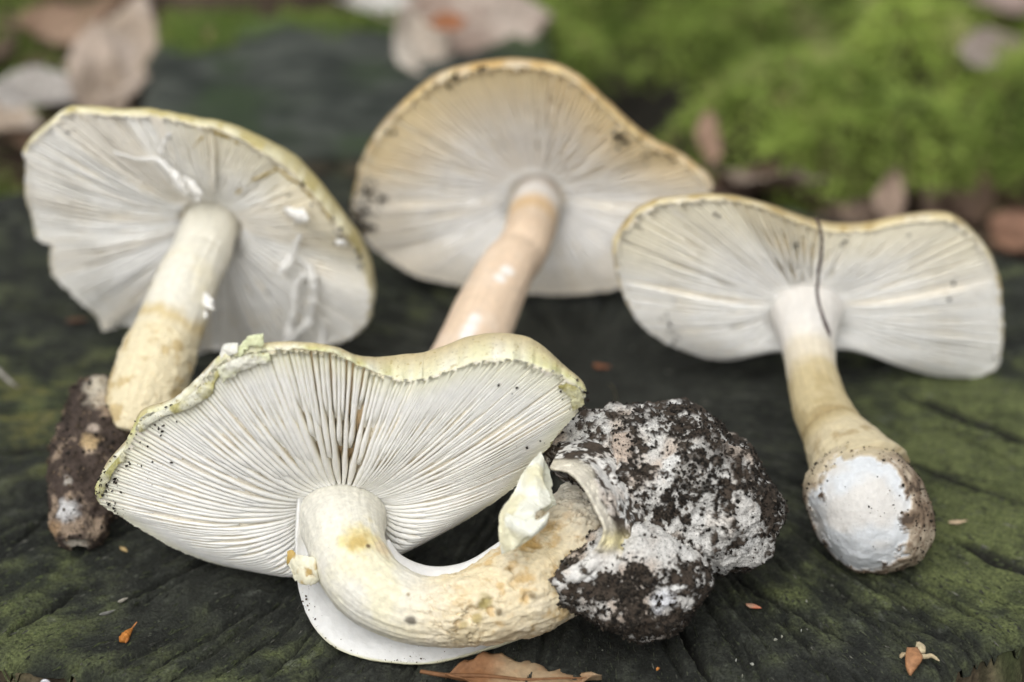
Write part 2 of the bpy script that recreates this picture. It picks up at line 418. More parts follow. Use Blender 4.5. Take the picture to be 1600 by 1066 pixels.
# raised back step of the stump
bx0, bx1, by0, by1, bz = -10.6, 1.2, 9.0, 18.2, .92
nx, ny = 150, 120
x = np.linspace(bx0, bx1, nx); y = np.linspace(by0, by1, ny)
X, Y = np.meshgrid(x, y, indexing='ij')
ex = np.minimum(np.minimum(X - bx0, bx1 - X), np.minimum(Y - by0, by1 - Y))
P = np.stack([X, Y, X * 0], -1)
Z = bz + .22 * fbm(P * .5, 4, 81) + .06 * fbm(P * np.array([.5, 3, 1]), 3, 82) - .35 * sst(.5, 0, ex)
Xo = X + .35 * n1(Y * .7, 8) * 1.0; Yo = Y + .3 * n1(X * .8, 9)
n0 = fbm(P * .5, 4, 83); n2 = fbm(P * np.array([.8, 3, 1]), 3, 84)
c = mix((.026, .033, .027), (.080, .090, .076), sst(-.4, .5, n2 + .5 * fbm(P * 1.6, 3, 88)))
gg = np.clip(sst(.0, .6, n0 + .55 * sst(15.5, 18, Y) + .3 * sst(11, 9.4, Y)), 0, 1)
c = mix(c, mix((.035, .06, .022), (.11, .17, .03), sst(14.8, 17.5, Y)), gg * .9)
Vt = np.stack([Xo, Yo, Z], -1)
bi = np.concatenate([np.arange(nx) * ny, (nx - 1) * ny + np.arange(1, ny), (np.arange(nx - 2, -1, -1)) * ny + ny - 1, np.arange(ny - 2, 0, -1)])
Vt = Vt.reshape(-1, 3); c = c.reshape(-1, 3)
rings = [Vt]; cols = [c]
nb = len(bi)
for q in range(1, 9):
    B = Vt[bi].copy(); B[:, 2] -= q * .55; o2 = fbm(B * np.array([2.5, 2.5, .4]), 3, 85)
    B[:, :2] += o2[:, None] * .25 * np.sign(B[:, :2] - np.array([-4.7, 13.5])); rings.append(B)
    cols.append(mix((.05, .038, .024), (.12, .09, .055), sst(-.4, .4, o2)))
Fs = [grid(nx, ny)]
prev = bi; off = len(Vt)
for q in range(8):
    cur = off + q * nb + np.arange(nb)
    Fs.append(np.stack([prev, cur, np.roll(cur, -1), np.roll(prev, -1)], -1)); prev = cur
mesh('raised_step', np.vstack(rings), Fs, M_wood, stump, col=np.vstack(cols))

def step_pts(rng, n):
    q = np.stack([rng.uniform(bx0 + .2, bx1 - .2, n), by1 - .1 - np.abs(rng.normal(0, 1.5, n))], -1)
    d = fbm(np.stack([q[:, 0], q[:, 1], q[:, 0] * 0], -1) * .55, 3, 91)
    k = (d + .25 * (q[:, 1] - 16.8) > -.02) & (q[:, 1] > by0 + .3)
    return np.stack([q[:, 0], q[:, 1], np.full(n, bz - .15)], -1)[k]
blades(9000, 15, step_pts, .45, .04, ((.08, .13, .03), (.34, .46, .10), (.36, .38, .16)), 'moss', 'thin green moss along the back of the raised step', True)
# ------------------------------------------------------------------ mushroom builders
def grains(name, pts, size, parent, seed, mat, dark=(.016, .014, .012), light=(.085, .07, .055)):
    rng = np.random.default_rng(seed); n = len(pts)
    O = np.array([[1,0,0],[-1,0,0],[0,1,0],[0,-1,0],[0,0,1],[0,0,-1]], float)
    Fo = np.array([[0,2,4],[2,1,4],[1,3,4],[3,0,4],[2,0,5],[1,2,5],[3,1,5],[0,3,5]])
    s = (size[0] + (size[1] - size[0]) * rng.uniform(0, 1, n) ** 3)
    R = unit(rng.normal(0, 1, (n, 3))); U = unit(np.cross(R, rng.normal(0, 1, (n, 3)))); W = np.cross(R, U)
    st = rng.uniform(.5, 1.4, (n, 3))
    V = pts[:, None, :] + s[:, None, None] * (O[None, :, 0:1] * (R * st[:, :1])[:, None] + O[None, :, 1:2] * (U * st[:, 1:2])[:, None] + O[None, :, 2:3] * (W * st[:, 2:])[:, None])
    F = (Fo[None] + (np.arange(n) * 6)[:, None, None]).reshape(-1, 3)
    c = mix(dark, light, rng.uniform(0, 1, n) ** 3)
    return mesh(name, V.reshape(-1, 3), F, mat, parent, col=np.repeat(c, 6, 0), smooth=False, kind='stuff')

def build_cap(root, cfg):
    rng = np.random.default_rng(cfg['seed'])
    yaw, phi = math.radians(cfg['yaw']), math.radians(cfg['phi'])
    # in-plane "up" and the normal towards the camera
    hor = np.array([math.sin(yaw), -math.cos(yaw), 0])                    # horizontal direction the gills face
    n = math.sin(phi) * hor + math.cos(phi) * np.array([0, 0, 1.0])
    p0 = PZ(*cfg['foot'])
    rim_px = np.array([(a[0], a[1], a[2] if len(a) > 2 else 0.0) for a in cfg['rim']], float)
    NR = 720
    rp = spline(rim_px, NR, True)
    R = np.array([PP(a, b, p0 + n * o, n) for a, b, o in rp])
    ap = PP(*cfg['apex'], p0, n) + n * cfg.get('apex_off', 0)
    rad = R - ap; rad = unit(rad - (rad @ n)[:, None] * n)
    T = np.arange(NR) / NR
    Rper = np.vstack([R, R[:1]]); Tper = np.append(T, 1)
    rs = cfg['collar']
    bul = np.array([cfg['bulge'](a, b) for a, b, o in rp])
    wave = cfg['wave'] * n1(T * cfg.get('wavef', 14), cfg['seed'], 2) * np.minimum(1, np.minimum(T, 1 - T) * 20)
    gd = cfg['gill_depth']
    def at(arr, t): 
        t = np.asarray(t) % 1.0
        if arr.ndim == 1: return np.interp(t, Tper, np.append(arr, arr[0]))
        return np.stack([np.interp(t, Tper, np.append(arr[:, j], arr[0, j])) for j in range(3)], -1)
    def edge(t, u):                                                       # free edge surface of the gills
        t = np.asarray(t, float); u = np.asarray(u, float)
        rm = at(R, t); col = ap + at(rad, t) * rs
        sh = np.sin(np.pi * np.clip(u, 0, 1) ** .75) * at(bul, t) + at(wave, t) * np.sin(np.pi * .5 * u) ** 2 + cfg.get('sink', 0) * (1 - u) ** 3
        return col * (1 - u)[..., None] + rm * u[..., None] + n * sh[..., None]
    dpv = np.array([cfg['deep'](a, b) for a, b, o in rp])
    kk = 25; dpv = np.convolve(np.concatenate([dpv[-kk:], dpv, dpv[:kk]]), np.ones(kk) / kk, 'same')[kk:-kk]
    def depth(u, t): return at(dpv, t) * gd * ((.10 + .16 * sst(.4, .8, at(dpv, t))) + .85 * np.clip(1 - u, 0, 1) ** .6) * sst(-.12, .15, u)
    def bed(t, u): return edge(t, u) - n * depth(np.asarray(u, float), t)[..., None]
    # ---- cap body: gill bed, margin, skin
    nt = 480; tt = np.linspace(0, 1, nt, endpoint=False)
    et = np.array([cfg['edge'](a, b) for a, b in rp[(tt * NR).astype(int), :2]])
    rows = []; cols = []
    fl = np.array(cfg['bed_col'])
    for u in np.concatenate([np.linspace(-.25, .9, 12), [.95, .985]]):
        uu = np.full(nt, u)
        if u < 0: p = ap * (1 - (u + .25) / .25) + (ap + at(rad, tt) * rs) * ((u + .25) / .25); p = p - n * (gd * .35) + n * cfg.get('sink', 0)
        else: p = bed(tt, uu)
        rows.append(p); cols.append(mix((.85, .80, .70), fl, sst(.4, .75, at(dpv, tt))))
    rm = R[(tt * NR).astype(int)]; rdr = rad[(tt * NR).astype(int)]
    wv = at(wave, tt)[:, None] * n
    ragged = (.035 * n1(tt * 160, cfg['seed'] + 2, 2) + .03 * n1(tt * 420, cfg['seed'] + 3, 2) + .03 * n1(tt * 48, cfg['seed'] + 13, 3))[:, None] * cfg.get('rag', 1)
    mcol = np.array(cfg['margin_col']); mc2 = np.array(cfg['margin_col2']); sk = np.array(cfg['skin_col'])
    nv = sst(-.3, .4, n1(tt * 60, cfg['seed'] + 4))
    mc = mix(mcol, mc2, nv)
    mc = mix(mc, (.80, .79, .70), sst(-.05, .45, n1(tt * 33, cfg['seed'] + 8)) * cfg.get('pale', .5))
    brd = (.02 + .05 * sst(-.2, .5, n1(tt * 22, cfg['seed'] + 9)))[:, None]
    rows.append(rm + wv + rdr * (.00 + ragged * .6) - n * .02); cols.append(mix(mc, np.array(cfg['gill_rim_col']), np.full(nt, .6)))
    rows.append(rm + wv + rdr * (brd + ragged) - n * .07); cols.append(mc)
    rows.append(rm + wv + rdr * (brd + ragged * .5) - n * (.10 + et[:, None] * .45)); cols.append(mix(mc, sk, np.full(nt, .5)))
    rows.append(rm + wv + rdr * .04 - n * (.14 + et[:, None] * .85)); cols.append(np.tile(sk, (nt, 1)))
    back = ap - n * cfg['dome']
    b0 = rm + wv - rdr * .06 - n * (.15 + et[:, None])
    for q in np.linspace(0, 1, 16):
        p = b0 * (1 - q) + back * q - n * (cfg['dome'] * .28 * math.sin(math.pi * q))
        rows.append(p); cols.append(np.tile(sk, (nt, 1)) * (1 + .15 * n1(tt * 40, 9)[:, None]))
    V = np.stack(rows, 1); C = np.stack(cols, 1)
    V = V + (.03 * fbm(V * 3, 3, cfg['seed'] + 6))[..., None] * n
    cap = mesh('cap', V.reshape(-1, 3), grid(nt, V.shape[1], wu=True), M_cap, root, col=C.reshape(-1, 3))
    # ---- gills
    per = np.linalg.norm(np.diff(Rper, axis=0), axis=1).sum()
    t = 0.0; ts = []
    while t < 1:
        a, b, _ = rp[int(t * NR) % NR]
        ts.append(t); t += cfg['space'](a, b) / per * rng.uniform(.75, 1.25)
    M = cfg.get('segs', 11)
    joined = []
    for i, t in enumerate(ts):
        a, b, _ = rp[int(t * NR) % NR]
        u0 = [0.0, .58, .30, .66][i % 4] + (rng.uniform(-.16, .14) if i % 4 else rng.uniform(0, .03))
        u0 = max(u0, 0)
        u1 = .995 + rng.uniform(-.02, .012)
        u = u0 + (u1 - u0) * np.linspace(0, 1, M) ** .9
        lean = cfg['lean'](a, b) * rng.uniform(.6, 1.3)
        sp = cfg['space'](a, b)
        jit = rng.uniform(-.12, .12) + cfg.get('rough', 0.03) * n1(u * 9 + i * 3.1, cfg['seed']) / max(gd, .1) * 1.0
        tan = unit(at(R, t + .002) - at(R, t - .002))
        hgt = depth(u, np.full(M, t)) * (1 + jit * .45)
        ends = sst(0, .14, (u - u0)) if u0 > .05 else np.ones(M)
        hgt = hgt * (.15 + .85 * ends)
        lat = lean * np.sin(np.pi * np.clip(u, 0, 1) * .8 + .25) + cfg.get('wig', .02) * n1(u * 6 + i * 7.7, cfg['seed'] + 1)
        tt_ = np.full(M, t)
        ru = np.linalg.norm(edge(tt_, u) - ap, axis=1) / np.linalg.norm(at(R, t) - ap)
        frac = .25 + .25 * sst(.24, .36, u) + .5 * sst(.50, .66, u)
        wid = np.clip(sp * ru / frac * .5 * cfg['fill'](a, b), .012, .22)
        B = bed(tt_, u) - n * .03; E = bed(tt_, u) + n * hgt[:, None] + tan * lat[:, None]
        ew = np.minimum(wid * (.62 if cfg['deep'](a, b) > .6 else .85), .13 if cfg['deep'](a, b) < .4 else .055)[:, None]
        sec = np.stack([B - tan * wid[:, None] * 1.15, E - tan * ew - n * .012, E + n * .008, E + tan * ew - n * .012, B + tan * wid[:, None] * 1.15], 1)
        F = [grid(M, 5, wv=True), np.array([[4, 3, 2, 1], [(M-1)*5+1, (M-1)*5+2, (M-1)*5+3, (M-1)*5+4]]), np.array([[0, 4, 1], [(M-1)*5, (M-1)*5+1, (M-1)*5+4]])]
        ce = mix(cfg['gill_col'], cfg['gill_rim_col'], sst(cfg.get('rim_from', .55), 1, u) * cfg.get('rim_amt', .8) * cfg.get('warm', lambda a, b: 1.0)(a, b))
        bc = mix(np.tile(cfg['gill_base_col'], (M, 1)), ce, np.full(M, .35))
        Cc = np.stack([bc, ce, ce, ce, bc], 1)
        br = 1 + rng.uniform(-.05, .03)
        tn = float(sst(.0, .5, n1(np.array([t * 26.0]), cfg['seed'] + 12)[0])) * cfg.get('tint', .0)
        Cc = mix(Cc, (.74, .62, .42), np.full(Cc.shape[:2], tn))
        if cfg.get('join'): joined.append((sec.reshape(-1, 3), F, Cc.reshape(-1, 3) * br))
        else: mesh('gill', sec.reshape(-1, 3), F, M_gill, cap, col=Cc.reshape(-1, 3) * br)
    if joined:
        k = M * 5
        q = np.concatenate([np.vstack([f[0], f[1]]) + i * k for i, (_, f, _) in enumerate(joined)])
        tr = np.concatenate([f[2] + i * k for i, (_, f, _) in enumerate(joined)])
        mesh('gills', np.vstack([j[0] for j in joined]), [q, tr], M_gill, cap, col=np.vstack([j[2] for j in joined]), kind='stuff')
    # ---- soil specks on the gill side
    sp = []
    for (a, b, spread, cnt) in cfg.get('specks', []):
        for _ in range(cnt):
            x_, y_ = a + rng.normal(0, spread), b + rng.normal(0, spread)
            q = PP(x_, y_, p0, n) - ap
            # find (t, u) of the point and lift it onto the gill edges
            qd = unit((q - (q @ n) * n)[None])[0]
            j = np.argmax(rad @ qd); rl = np.linalg.norm(R[j] - ap) - rs
            u = (np.linalg.norm(q) - rs) / rl
            for _i in range(4):                                            # the bulge shifts the projection
                e = edge(np.array([j / NR]), np.array([np.clip(u, .02, 1.02)]))[0]
                pr = ray_px(e); q = q + PP(x_, y_, p0, n) - PP(pr[0], pr[1], p0, n)
                qd = unit((q - (q @ n) * n)[None])[0]; j = np.argmax(rad @ qd); rl = np.linalg.norm(R[j] - ap) - rs
                u = (np.linalg.norm(q) - rs) / rl
            sp.append(edge(np.array([j / NR]), np.array([np.clip(u, .02, 1.02)]))[0] + n * .02)
    if sp: grains('soil_specks', np.array(sp), cfg.get('speck_size', (.012, .05)), cap, cfg['seed'] + 50, M_soil)
    return cap, ap, n, edge, R
def ray_px(P):
    d = P - CAM; z = d @ FWD
    return 800 + FPX * (d @ RGT) / z, 533 - FPX * (d @ UPV) / z

def tube(path, n, around, rfun=None, cap_ends=True):
    """path rows: x y z radius; returns V (n, around, 3), frames"""
    C = spline(path, n); p = C[:, :3]; r = C[:, 3]
    tg = unit(np.gradient(p, axis=0))
    N = np.zeros_like(p); v = np.cross(tg[0], [0, 0, 1.0]); N[0] = v / np.linalg.norm(v)
    for i in range(1, n):
        v = N[i-1] - tg[i] * (N[i-1] @ tg[i]); N[i] = v / np.linalg.norm(v)
    Bn = np.cross(tg, N)
    a = np.linspace(0, 2 * np.pi, around, endpoint=False)
    D = N[:, None] * np.cos(a)[None, :, None] + Bn[:, None] * np.sin(a)[None, :, None]
    return p, r, D, a
def closed_tube_faces(n, around):
    return [grid(n, around, wv=True)]
def path3(pts):                                # (px, py, Y or None-with-point, radius in photo pixels)
    out = []
    for q in pts:
        if len(q) == 2: P = q[0]; r = q[1] / ppc(P)
        else: P = PY(q[0], q[1], q[2]); r = q[3] / ppc(P)
        out.append([*P, r])
    return np.array(out)
def build_stem(root, pts, seed, colfun, mat, n=260, around=150, amp=.03, dispfun=None):
    p, r, D, a = tube(path3(pts), n, around)
    s = np.linspace(0, 1, n)[:, None] * np.ones((1, around))
    base = p[:, None] + D * r[:, None, None]
    d = amp * fbm(base * 1.6, 4, seed) + .35 * amp * fbm(base * 6, 3, seed + 1)
    fibre = fbm(np.stack([np.cos(a)[None, :] * 9 + 0 * s, np.sin(a)[None, :] * 9 + 0 * s, s * 7], -1), 4, seed + 2, .6)
    d = d + .018 * fibre
    if dispfun is not None: d = d + dispfun(base, s, a[None, :] + 0 * s)
    V = base + D * d[..., None]
    c = colfun(V, s, a[None, :] + 0 * s) * (1 + .10 * fibre)[..., None]
    ends = np.stack([p[0], p[-1]])
    V = np.vstack([V.reshape(-1, 3), ends]); c = np.vstack([c.reshape(-1, 3), c[0, :1], c[-1, :1]])
    k = n * around; j = np.arange(around); j2 = (j + 1) % around
    F = [grid(n, around, wv=True), np.vstack([np.stack([np.full(around, k), j, j2], -1), np.stack([np.full(around, k + 1), (n-1)*around + j2, (n-1)*around + j], -1)])]
    return mesh('stem', V, F, mat, root, col=c)
def blob(center, outline, depth, nu=300, nv=200, seed=0, amp=.12, sq=1.0):
    """rounded body whose silhouette towards +FWD follows the outline (photo pixels) and whose depth is given"""
    o = np.array([PP(a, b, center, FWD) for a, b in outline]) - center
    ang = np.arctan2(o @ UPV, o @ RGT); rad = np.hypot(o @ UPV, o @ RGT); k = np.argsort(ang)
    al = np.linspace(-np.pi, np.pi, nu, endpoint=False); be = np.linspace(.004, np.pi - .004, nv)
    A, B = np.meshgrid(al, be, indexing='ij')
    rr = np.interp(al, ang[k], rad[k], period=2 * np.pi)
    ker = np.array([1, 2, 3, 2, 1.]); ker /= ker.sum()
    rr = sum(ker[i] * np.roll(rr, (i - 2) * 2) for i in range(5))
    mean = rr.mean()
    e = np.sin(B) ** sq
    rb = mean * (1 - e[..., None] ** 1.5) + rr[:, None, None] * e[..., None] ** 1.5
    V = center + rb * e[..., None] * (np.cos(A)[..., None] * RGT + np.sin(A)[..., None] * UPV) - FWD * (depth * np.cos(B))[..., None]
    N = unit(V - center)
    V = V + N * (amp * fbm(V * 1.1, 4, seed) + amp * .5 * fbm(V * 3.3, 4, seed + 3))[..., None]
    return V, N
def sheet(name, A, B, mat, parent, nu=40, nv=24, bulge=0.0, bdir=None, thick=.05, seed=0, col=(.8, .8, .7), tear=.0, noise=.03, colfun=None):
    a = spline(A, nu); b = spline(B, nu)
    v = np.linspace(0, 1, nv)
    ext = 1 - tear * (.5 + .5 * n1(np.linspace(0, 9, nu), seed, 4))
    W = v[None, :] * ext[:, None]
    P = a[:, None] * (1 - W[..., None]) + b[:, None] * W[..., None]
    bd = -FWD if bdir is None else unit(np.asarray(bdir, float))
    P = P + bd * (bulge * np.sin(np.pi * W))[..., None]
    P = P + bd * (noise * fbm(P * 2.2, 4, seed))[..., None]
    du = np.gradient(P, axis=0); dv = np.gradient(P, axis=1); N = unit(np.cross(du, dv))
    V = np.stack([P - N * thick * .5, P + N * thick * .5], 0).reshape(-1, 3)
    g = grid(nu, nv); k = nu * nv
    per = np.concatenate([np.arange(nu) * nv, (nu-1)*nv + np.arange(1, nv), np.arange(nu - 2, -1, -1) * nv + nv - 1, np.arange(nv - 2, 0, -1)])
    F = [g[:, ::-1], g + k, np.stack([per, np.roll(per, -1), np.roll(per, -1) + k, per + k], -1)]
    c = np.tile(np.array(col), (nu * nv, 1)) if colfun is None else colfun(P).reshape(-1, 3)
    return mesh(name, V, F, mat, parent, col=np.vstack([c, c]))
def at3(c3, r, V, seed=0, wob=.5):             # soft irregular stain or painted highlight round a point of the thing
    d = np.linalg.norm(V - c3, axis=-1) / r
    return sst(1.3, .35, d + wob * fbm(V * 3 / max(r, .3) * .5, 3, seed))

WHITE = (.88, .87, .82)
# ================================================================== front mushroom
fm = thing('mushroom', 'front mushroom with wide-spaced cream gills, stem curving right into a big soil-caked bulb', 'mushroom', PZ(560, 1000), 'mushrooms laid out on the stump')
def f_space(a, b):
    if b < 660 and 410 < a < 610: return .15
    if b < 700 and a <= 410: return .105
    if a > 610 and b < 720: return .07
    return .085
def f_lean(a, b):
    if a > 640 and b < 720: return -.08
    if b > 760: return .04
    if a > 560 and b < 700: return -.05
    return .0
cap_f, ap_f, n_f, edge_f, R_f = build_cap(fm, dict(seed=11, yaw=0, phi=101, foot=(400, 903), apex=(535, 804), collar=.80, apex_off=.0, sink=.0,
    rim=[(152, 775), (168, 735), (205, 692), (222, 655), (275, 632), (310, 600), (350, 562), (400, 550), (460, 546), (520, 553), (565, 575), (610, 592), (650, 594), (700, 578), (745, 563), (800, 562),
         (860, 578), (903, 604), (912, 628), (885, 665), (850, 707), (802, 762), (742, 804), (690, 832), (640, 852), (580, 872), (520, 888), (450, 896), (390, 893), (320, 878), (250, 846), (195, 812), (163, 792)],
    bulge=lambda a, b: .40 + .22 * sst(700, 860, b), fill=lambda a, b: .84 if (440 < a < 600 and b < 640) else (1.0 if a < 440 else 1.2), deep=lambda a, b: .66 if (430 < a < 605 and b < 650) else (.32 if a < 430 and b < 640 else .17), pale=.9, wave=.06, wavef=16, gill_depth=.62, dome=1.5, rag=1.6, tint=.05,
    edge=lambda a, b: .62 * sst(540, 640, a) * sst(900, 820, a) * (b < 640) + .08, bed_col=(.82, .62, .36),
    margin_col=(.78, .77, .54), margin_col2=(.60, .58, .24), skin_col=(.60, .50, .29), space=f_space, lean=f_lean, rough=.035, wig=.03, segs=16,
    gill_col=WHITE, gill_base_col=(.86, .77, .58), gill_rim_col=(.84, .82, .58), rim_from=.8, rim_amt=.7,
    specks=[(165, 760, 10, 40), (165, 740, 16, 30), (200, 700, 20, 16), (245, 655, 16, 30), (230, 740, 22, 12), (905, 622, 10, 40), (900, 600, 12, 14), (840, 690, 20, 5), (175, 790, 12, 30), (500, 850, 60, 6), (790, 600, 30, 3)], speck_size=(.01, .045)))
def pick2(V, a_, b_):
    ex_, ey_ = ray_px(V); d_ = np.hypot(ex_ - a_, ey_ - b_); z_ = (V - CAM) @ FWD
    return V.reshape(-1, 3)[np.argmin((np.where(d_ < max(6, d_.min() + 1), z_, 1e6)).ravel())]
F_SPOTS = [(565, 830, .42, (.72, .60, .24), .7, .9), (562, 842, .22, (.52, .36, .10), .7, .8), (577, 848, .06, (.10, .06, .03), .95, .1), (603, 852, .26, (.66, .52, .32), .7, .5),
           (762, 942, .16, (.34, .28, .10), .9, .8), (745, 960, .14, (.36, .28, .10), .8, .8), (775, 958, .10, (.16, .12, .06), .9, .5), (715, 980, .10, (.14, .11, .06), .9, .6), (728, 972, .10, (.42, .34, .16), .8, .8),
           (830, 845, .30, (.52, .33, .10), .85, .9), (812, 900, .22, (.50, .33, .12), .8, .9), (846, 820, .20, (.50, .33, .12), .8, .8), (800, 885, .10, (.30, .20, .08), .8, .6), (828, 935, .10, (.22, .16, .08), .8, .7),
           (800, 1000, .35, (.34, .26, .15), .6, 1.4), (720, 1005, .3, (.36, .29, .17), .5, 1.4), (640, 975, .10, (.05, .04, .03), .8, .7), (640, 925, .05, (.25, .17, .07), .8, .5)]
def f_col(V, s, a):
    c = np.tile(np.array((.745, .73, .655)), V.shape[:2] + (1,))
    n0 = fbm(V * 1.6, 4, 101); n2 = fbm(V * 4.5, 4, 102)
    c = mix(c, (.78, .72, .42), sst(.12, .3, s) * .45 * sst(-.5, .4, n0))
    c = mix(c, (.76, .64, .42), sst(.36, .55, s) * (.75 + .25 * n0))
    c = mix(c, (.60, .42, .19), sst(.45, .62, s) * sst(.05, .5, n2 + .3 * n0) * .75)
    rid = 1 - np.abs(fbm(V * np.array([2.2, 4.2, 5.2]), 4, 106, .6)) * 2.6
    c = mix(c, (.46, .32, .15), sst(.80, 1.0, rid) * sst(.36, .6, s) * sst(-.25, .45, fbm(V * .9, 3, 107) + .5 * (s - .55)) * .75)
    c = mix(c, (.70, .68, .62), sst(.86, .95, s) * .8)
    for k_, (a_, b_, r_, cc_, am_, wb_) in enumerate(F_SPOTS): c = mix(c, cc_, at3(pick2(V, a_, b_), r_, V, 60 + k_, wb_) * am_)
    return c
def f_disp(P, s, a):
    n_ = fbm(P * np.array([2.6, 4.0, 6.0]), 5, 105, .65)
    rid = 1 - np.abs(fbm(P * np.array([2.2, 4.2, 5.2]), 4, 106, .6)) * 2.6
    on = sst(-.25, .45, fbm(P * .9, 3, 107) + .5 * (s - .55))
    d = sst(.36, .6, s) * (.075 * n_ - .10 * sst(.84, 1.0, rid) * on)
    for k_, (a_, b_, r_, cc_, am_, wb_) in enumerate(F_SPOTS):
        if a_ > 690 and b_ < 990: d = d - .09 * at3(pick2(P, a_, b_), r_, P, 60 + k_, wb_)
    return d
apx = ap_f - n_f * .35
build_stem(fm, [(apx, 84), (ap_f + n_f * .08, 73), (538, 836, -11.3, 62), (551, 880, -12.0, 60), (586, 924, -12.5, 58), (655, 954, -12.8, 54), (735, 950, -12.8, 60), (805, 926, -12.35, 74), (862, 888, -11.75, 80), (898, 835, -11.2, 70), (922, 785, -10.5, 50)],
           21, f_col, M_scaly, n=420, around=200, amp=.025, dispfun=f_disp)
stem_f = fm.children[-1] if False else [o for o in COL.objects if o.parent == fm and o.name.startswith('stem')][0]
# white inner shell that spreads below and behind the bent stem
A = [PY(505, 765, -10.5), PY(505, 850, -11.6), PY(530, 910, -12.4), PY(585, 960, -12.9), PY(660, 985, -13.0), PY(740, 990, -13.0), PY(830, 968, -12.7)]
B = [PY(466, 768, -10.5), PY(461, 870, -11.3), PY(476, 955, -11.8), PY(520, 1012, -12.5), PY(600, 1036, -12.95), PY(700, 1034, -12.95), PY(850, 985, -12.6)]
def shell_col(P):
    e = np.linspace(0, 1, P.shape[1])[None, :] * np.ones((P.shape[0], 1))
    c = np.tile(np.array((.74, .74, .72)), P.shape[:2] + (1,))
    t_ = np.linspace(0, 1, P.shape[0])[:, None] * np.ones((1, P.shape[1]))
    return mix(c, (.60, .58, .36), sst(.93, 1.0, e) * .8 * sst(.3, .45, t_))
sheet('ring', A, B, M_veil, stem_f, nu=140, nv=40, bulge=-.30, thick=.07, seed=5, noise=.07, colfun=shell_col, tear=.05)
rq = np.random.default_rng(6)
gp = []
for q_ in range(70):
    t_ = rq.uniform(.25, 1) * 5.0; i_ = min(int(t_), 5); f_ = t_ - i_; w_ = 1 - abs(rq.normal(0, .12)) if q_ < 55 else rq.uniform(.5, 1)
    pa = A[i_] * (1 - f_) + A[i_ + 1] * f_; pb = B[i_] * (1 - f_) + B[i_ + 1] * f_
    gp.append(pa * (1 - w_) + pb * w_ + FWD * (.30 * math.sin(math.pi * w_) - .07))
grains('soil_specks', np.array(gp), (.008, .028), stem_f, 81, M_soil, (.05, .035, .02), (.25, .19, .10))
A = [PY(590, 850, -11.6), PY(620, 890, -12.0), PY(670, 905, -12.0), PY(730, 900, -12.0), PY(790, 870, -11.9)]
B = [PY(606, 845, -11.4), PY(628, 872, -11.6), PY(675, 888, -11.7), PY(730, 880, -11.7), PY(786, 846, -11.6)]
sheet('ring', A, B, M_veil, stem_f, nu=60, nv=12, bulge=.05, thick=.10, seed=6, noise=.02, col=(.80, .80, .80))
# torn veil crumb on the left of the stem
A = [PY(448, 872, -11.9), PY(470, 868, -12.1), PY(494, 874, -12.2)]
B = [PY(466, 908, -12.2), PY(482, 916, -12.4), PY(499, 905, -12.3)]
def crumb_col(P): return mix((.78, .75, .58), (.45, .32, .12), sst(.1, .5, fbm(P * 6, 3, 2)))
sheet('veil_scrap', A, B, M_veil, stem_f, nu=36, nv=28, bulge=.12, thick=.14, seed=8, noise=.16, colfun=crumb_col, tear=.15)
A = [PY(450, 862, -11.9), PY(456, 860, -11.9), PY(461, 866, -11.95)]
B = [PY(450, 880, -11.95), PY(455, 884, -12.0), PY(461, 880, -12.0)]
sheet('veil_scrap', A, B, M_veil, stem_f, nu=12, nv=10, bulge=.06, thick=.08, seed=9, noise=.05, col=(.48, .33, .10))
# bulb
bc = PY(1052, 762, -10.2)
main = [(850, 722), (878, 682), (918, 648), (970, 634), (1035, 634), (1095, 653), (1145, 684), (1185, 723), (1214, 766), (1224, 800), (1216, 843), (1190, 878), (1150, 894), (1090, 890), (1030, 880), (985, 862), (950, 835), (930, 792), (893, 748), (864, 738)]
V1, N1 = blob(bc, main, 1.9, 420, 280, 31, .30, .85)
lc = PY(980, 908, -12.4)
lobe = [(852, 908), (872, 882), (905, 856), (945, 832), (1000, 815), (1055, 832), (1095, 872), (1108, 908), (1088, 945), (1056, 978), (1010, 993), (960, 983), (915, 957), (870, 940)]
V2, N2 = blob(lc, lobe, 1.0, 300, 200, 37, .20, .8)
def bulb_col(V, N, seed, bias=0.0):
    big = fbm(V * .75, 4, seed, .6); mid = fbm(V * 2.4, 4, seed + 1, .62); fin = fbm(V * 8, 3, seed + 2, .6)
    s = .7 * big + .75 * mid + .75 * fin + bias
    soil = sst(-.10, .16, s + .25 * fbm(V * 22, 2, seed + 9))
    wht = mix((.72, .71, .68), (.62, .53, .45), sst(.0, .6, fbm(V * 1.3 + 40, 3, seed + 5)))
    wht = mix(wht, (.82, .82, .80), sst(.15, .5, fbm(V * 1.9 + 80, 3, seed + 6)))
    dk = mix((.024, .020, .016), (.078, .060, .046), sst(-.3, .5, fin + mid))
    return mix(wht, dk, soil), soil
c1, s1 = bulb_col(V1, N1, 201, .28 * sst(-.2, .9, (N1 @ np.array([.35, 0, .95]))) + .02)
V1 = V1 + N1 * (.045 * s1 * (1 + fbm(V1 * 7, 3, 209)) + .03 * fbm(V1 * 9, 3, 210))[..., None]
cr = np.exp(-((V1 - PY(1000, 795, -11.6)) @ unit(np.array([.15, 0, 1.0])) / .16) ** 2) * sst(1.6, .6, np.abs(V1[..., 0] - PY(960, 795, -11.6)[0])) * (N1[..., 1] < 0)
V1 = V1 - N1 * (.12 * cr)[..., None]
def pick(V, N, a_, b_):
    ex_, ey_ = ray_px(V)
    return V.reshape(-1, 3)[np.argmin((np.hypot(ex_ - a_, ey_ - b_) + 300 * ((N @ FWD) > .15)).ravel())]
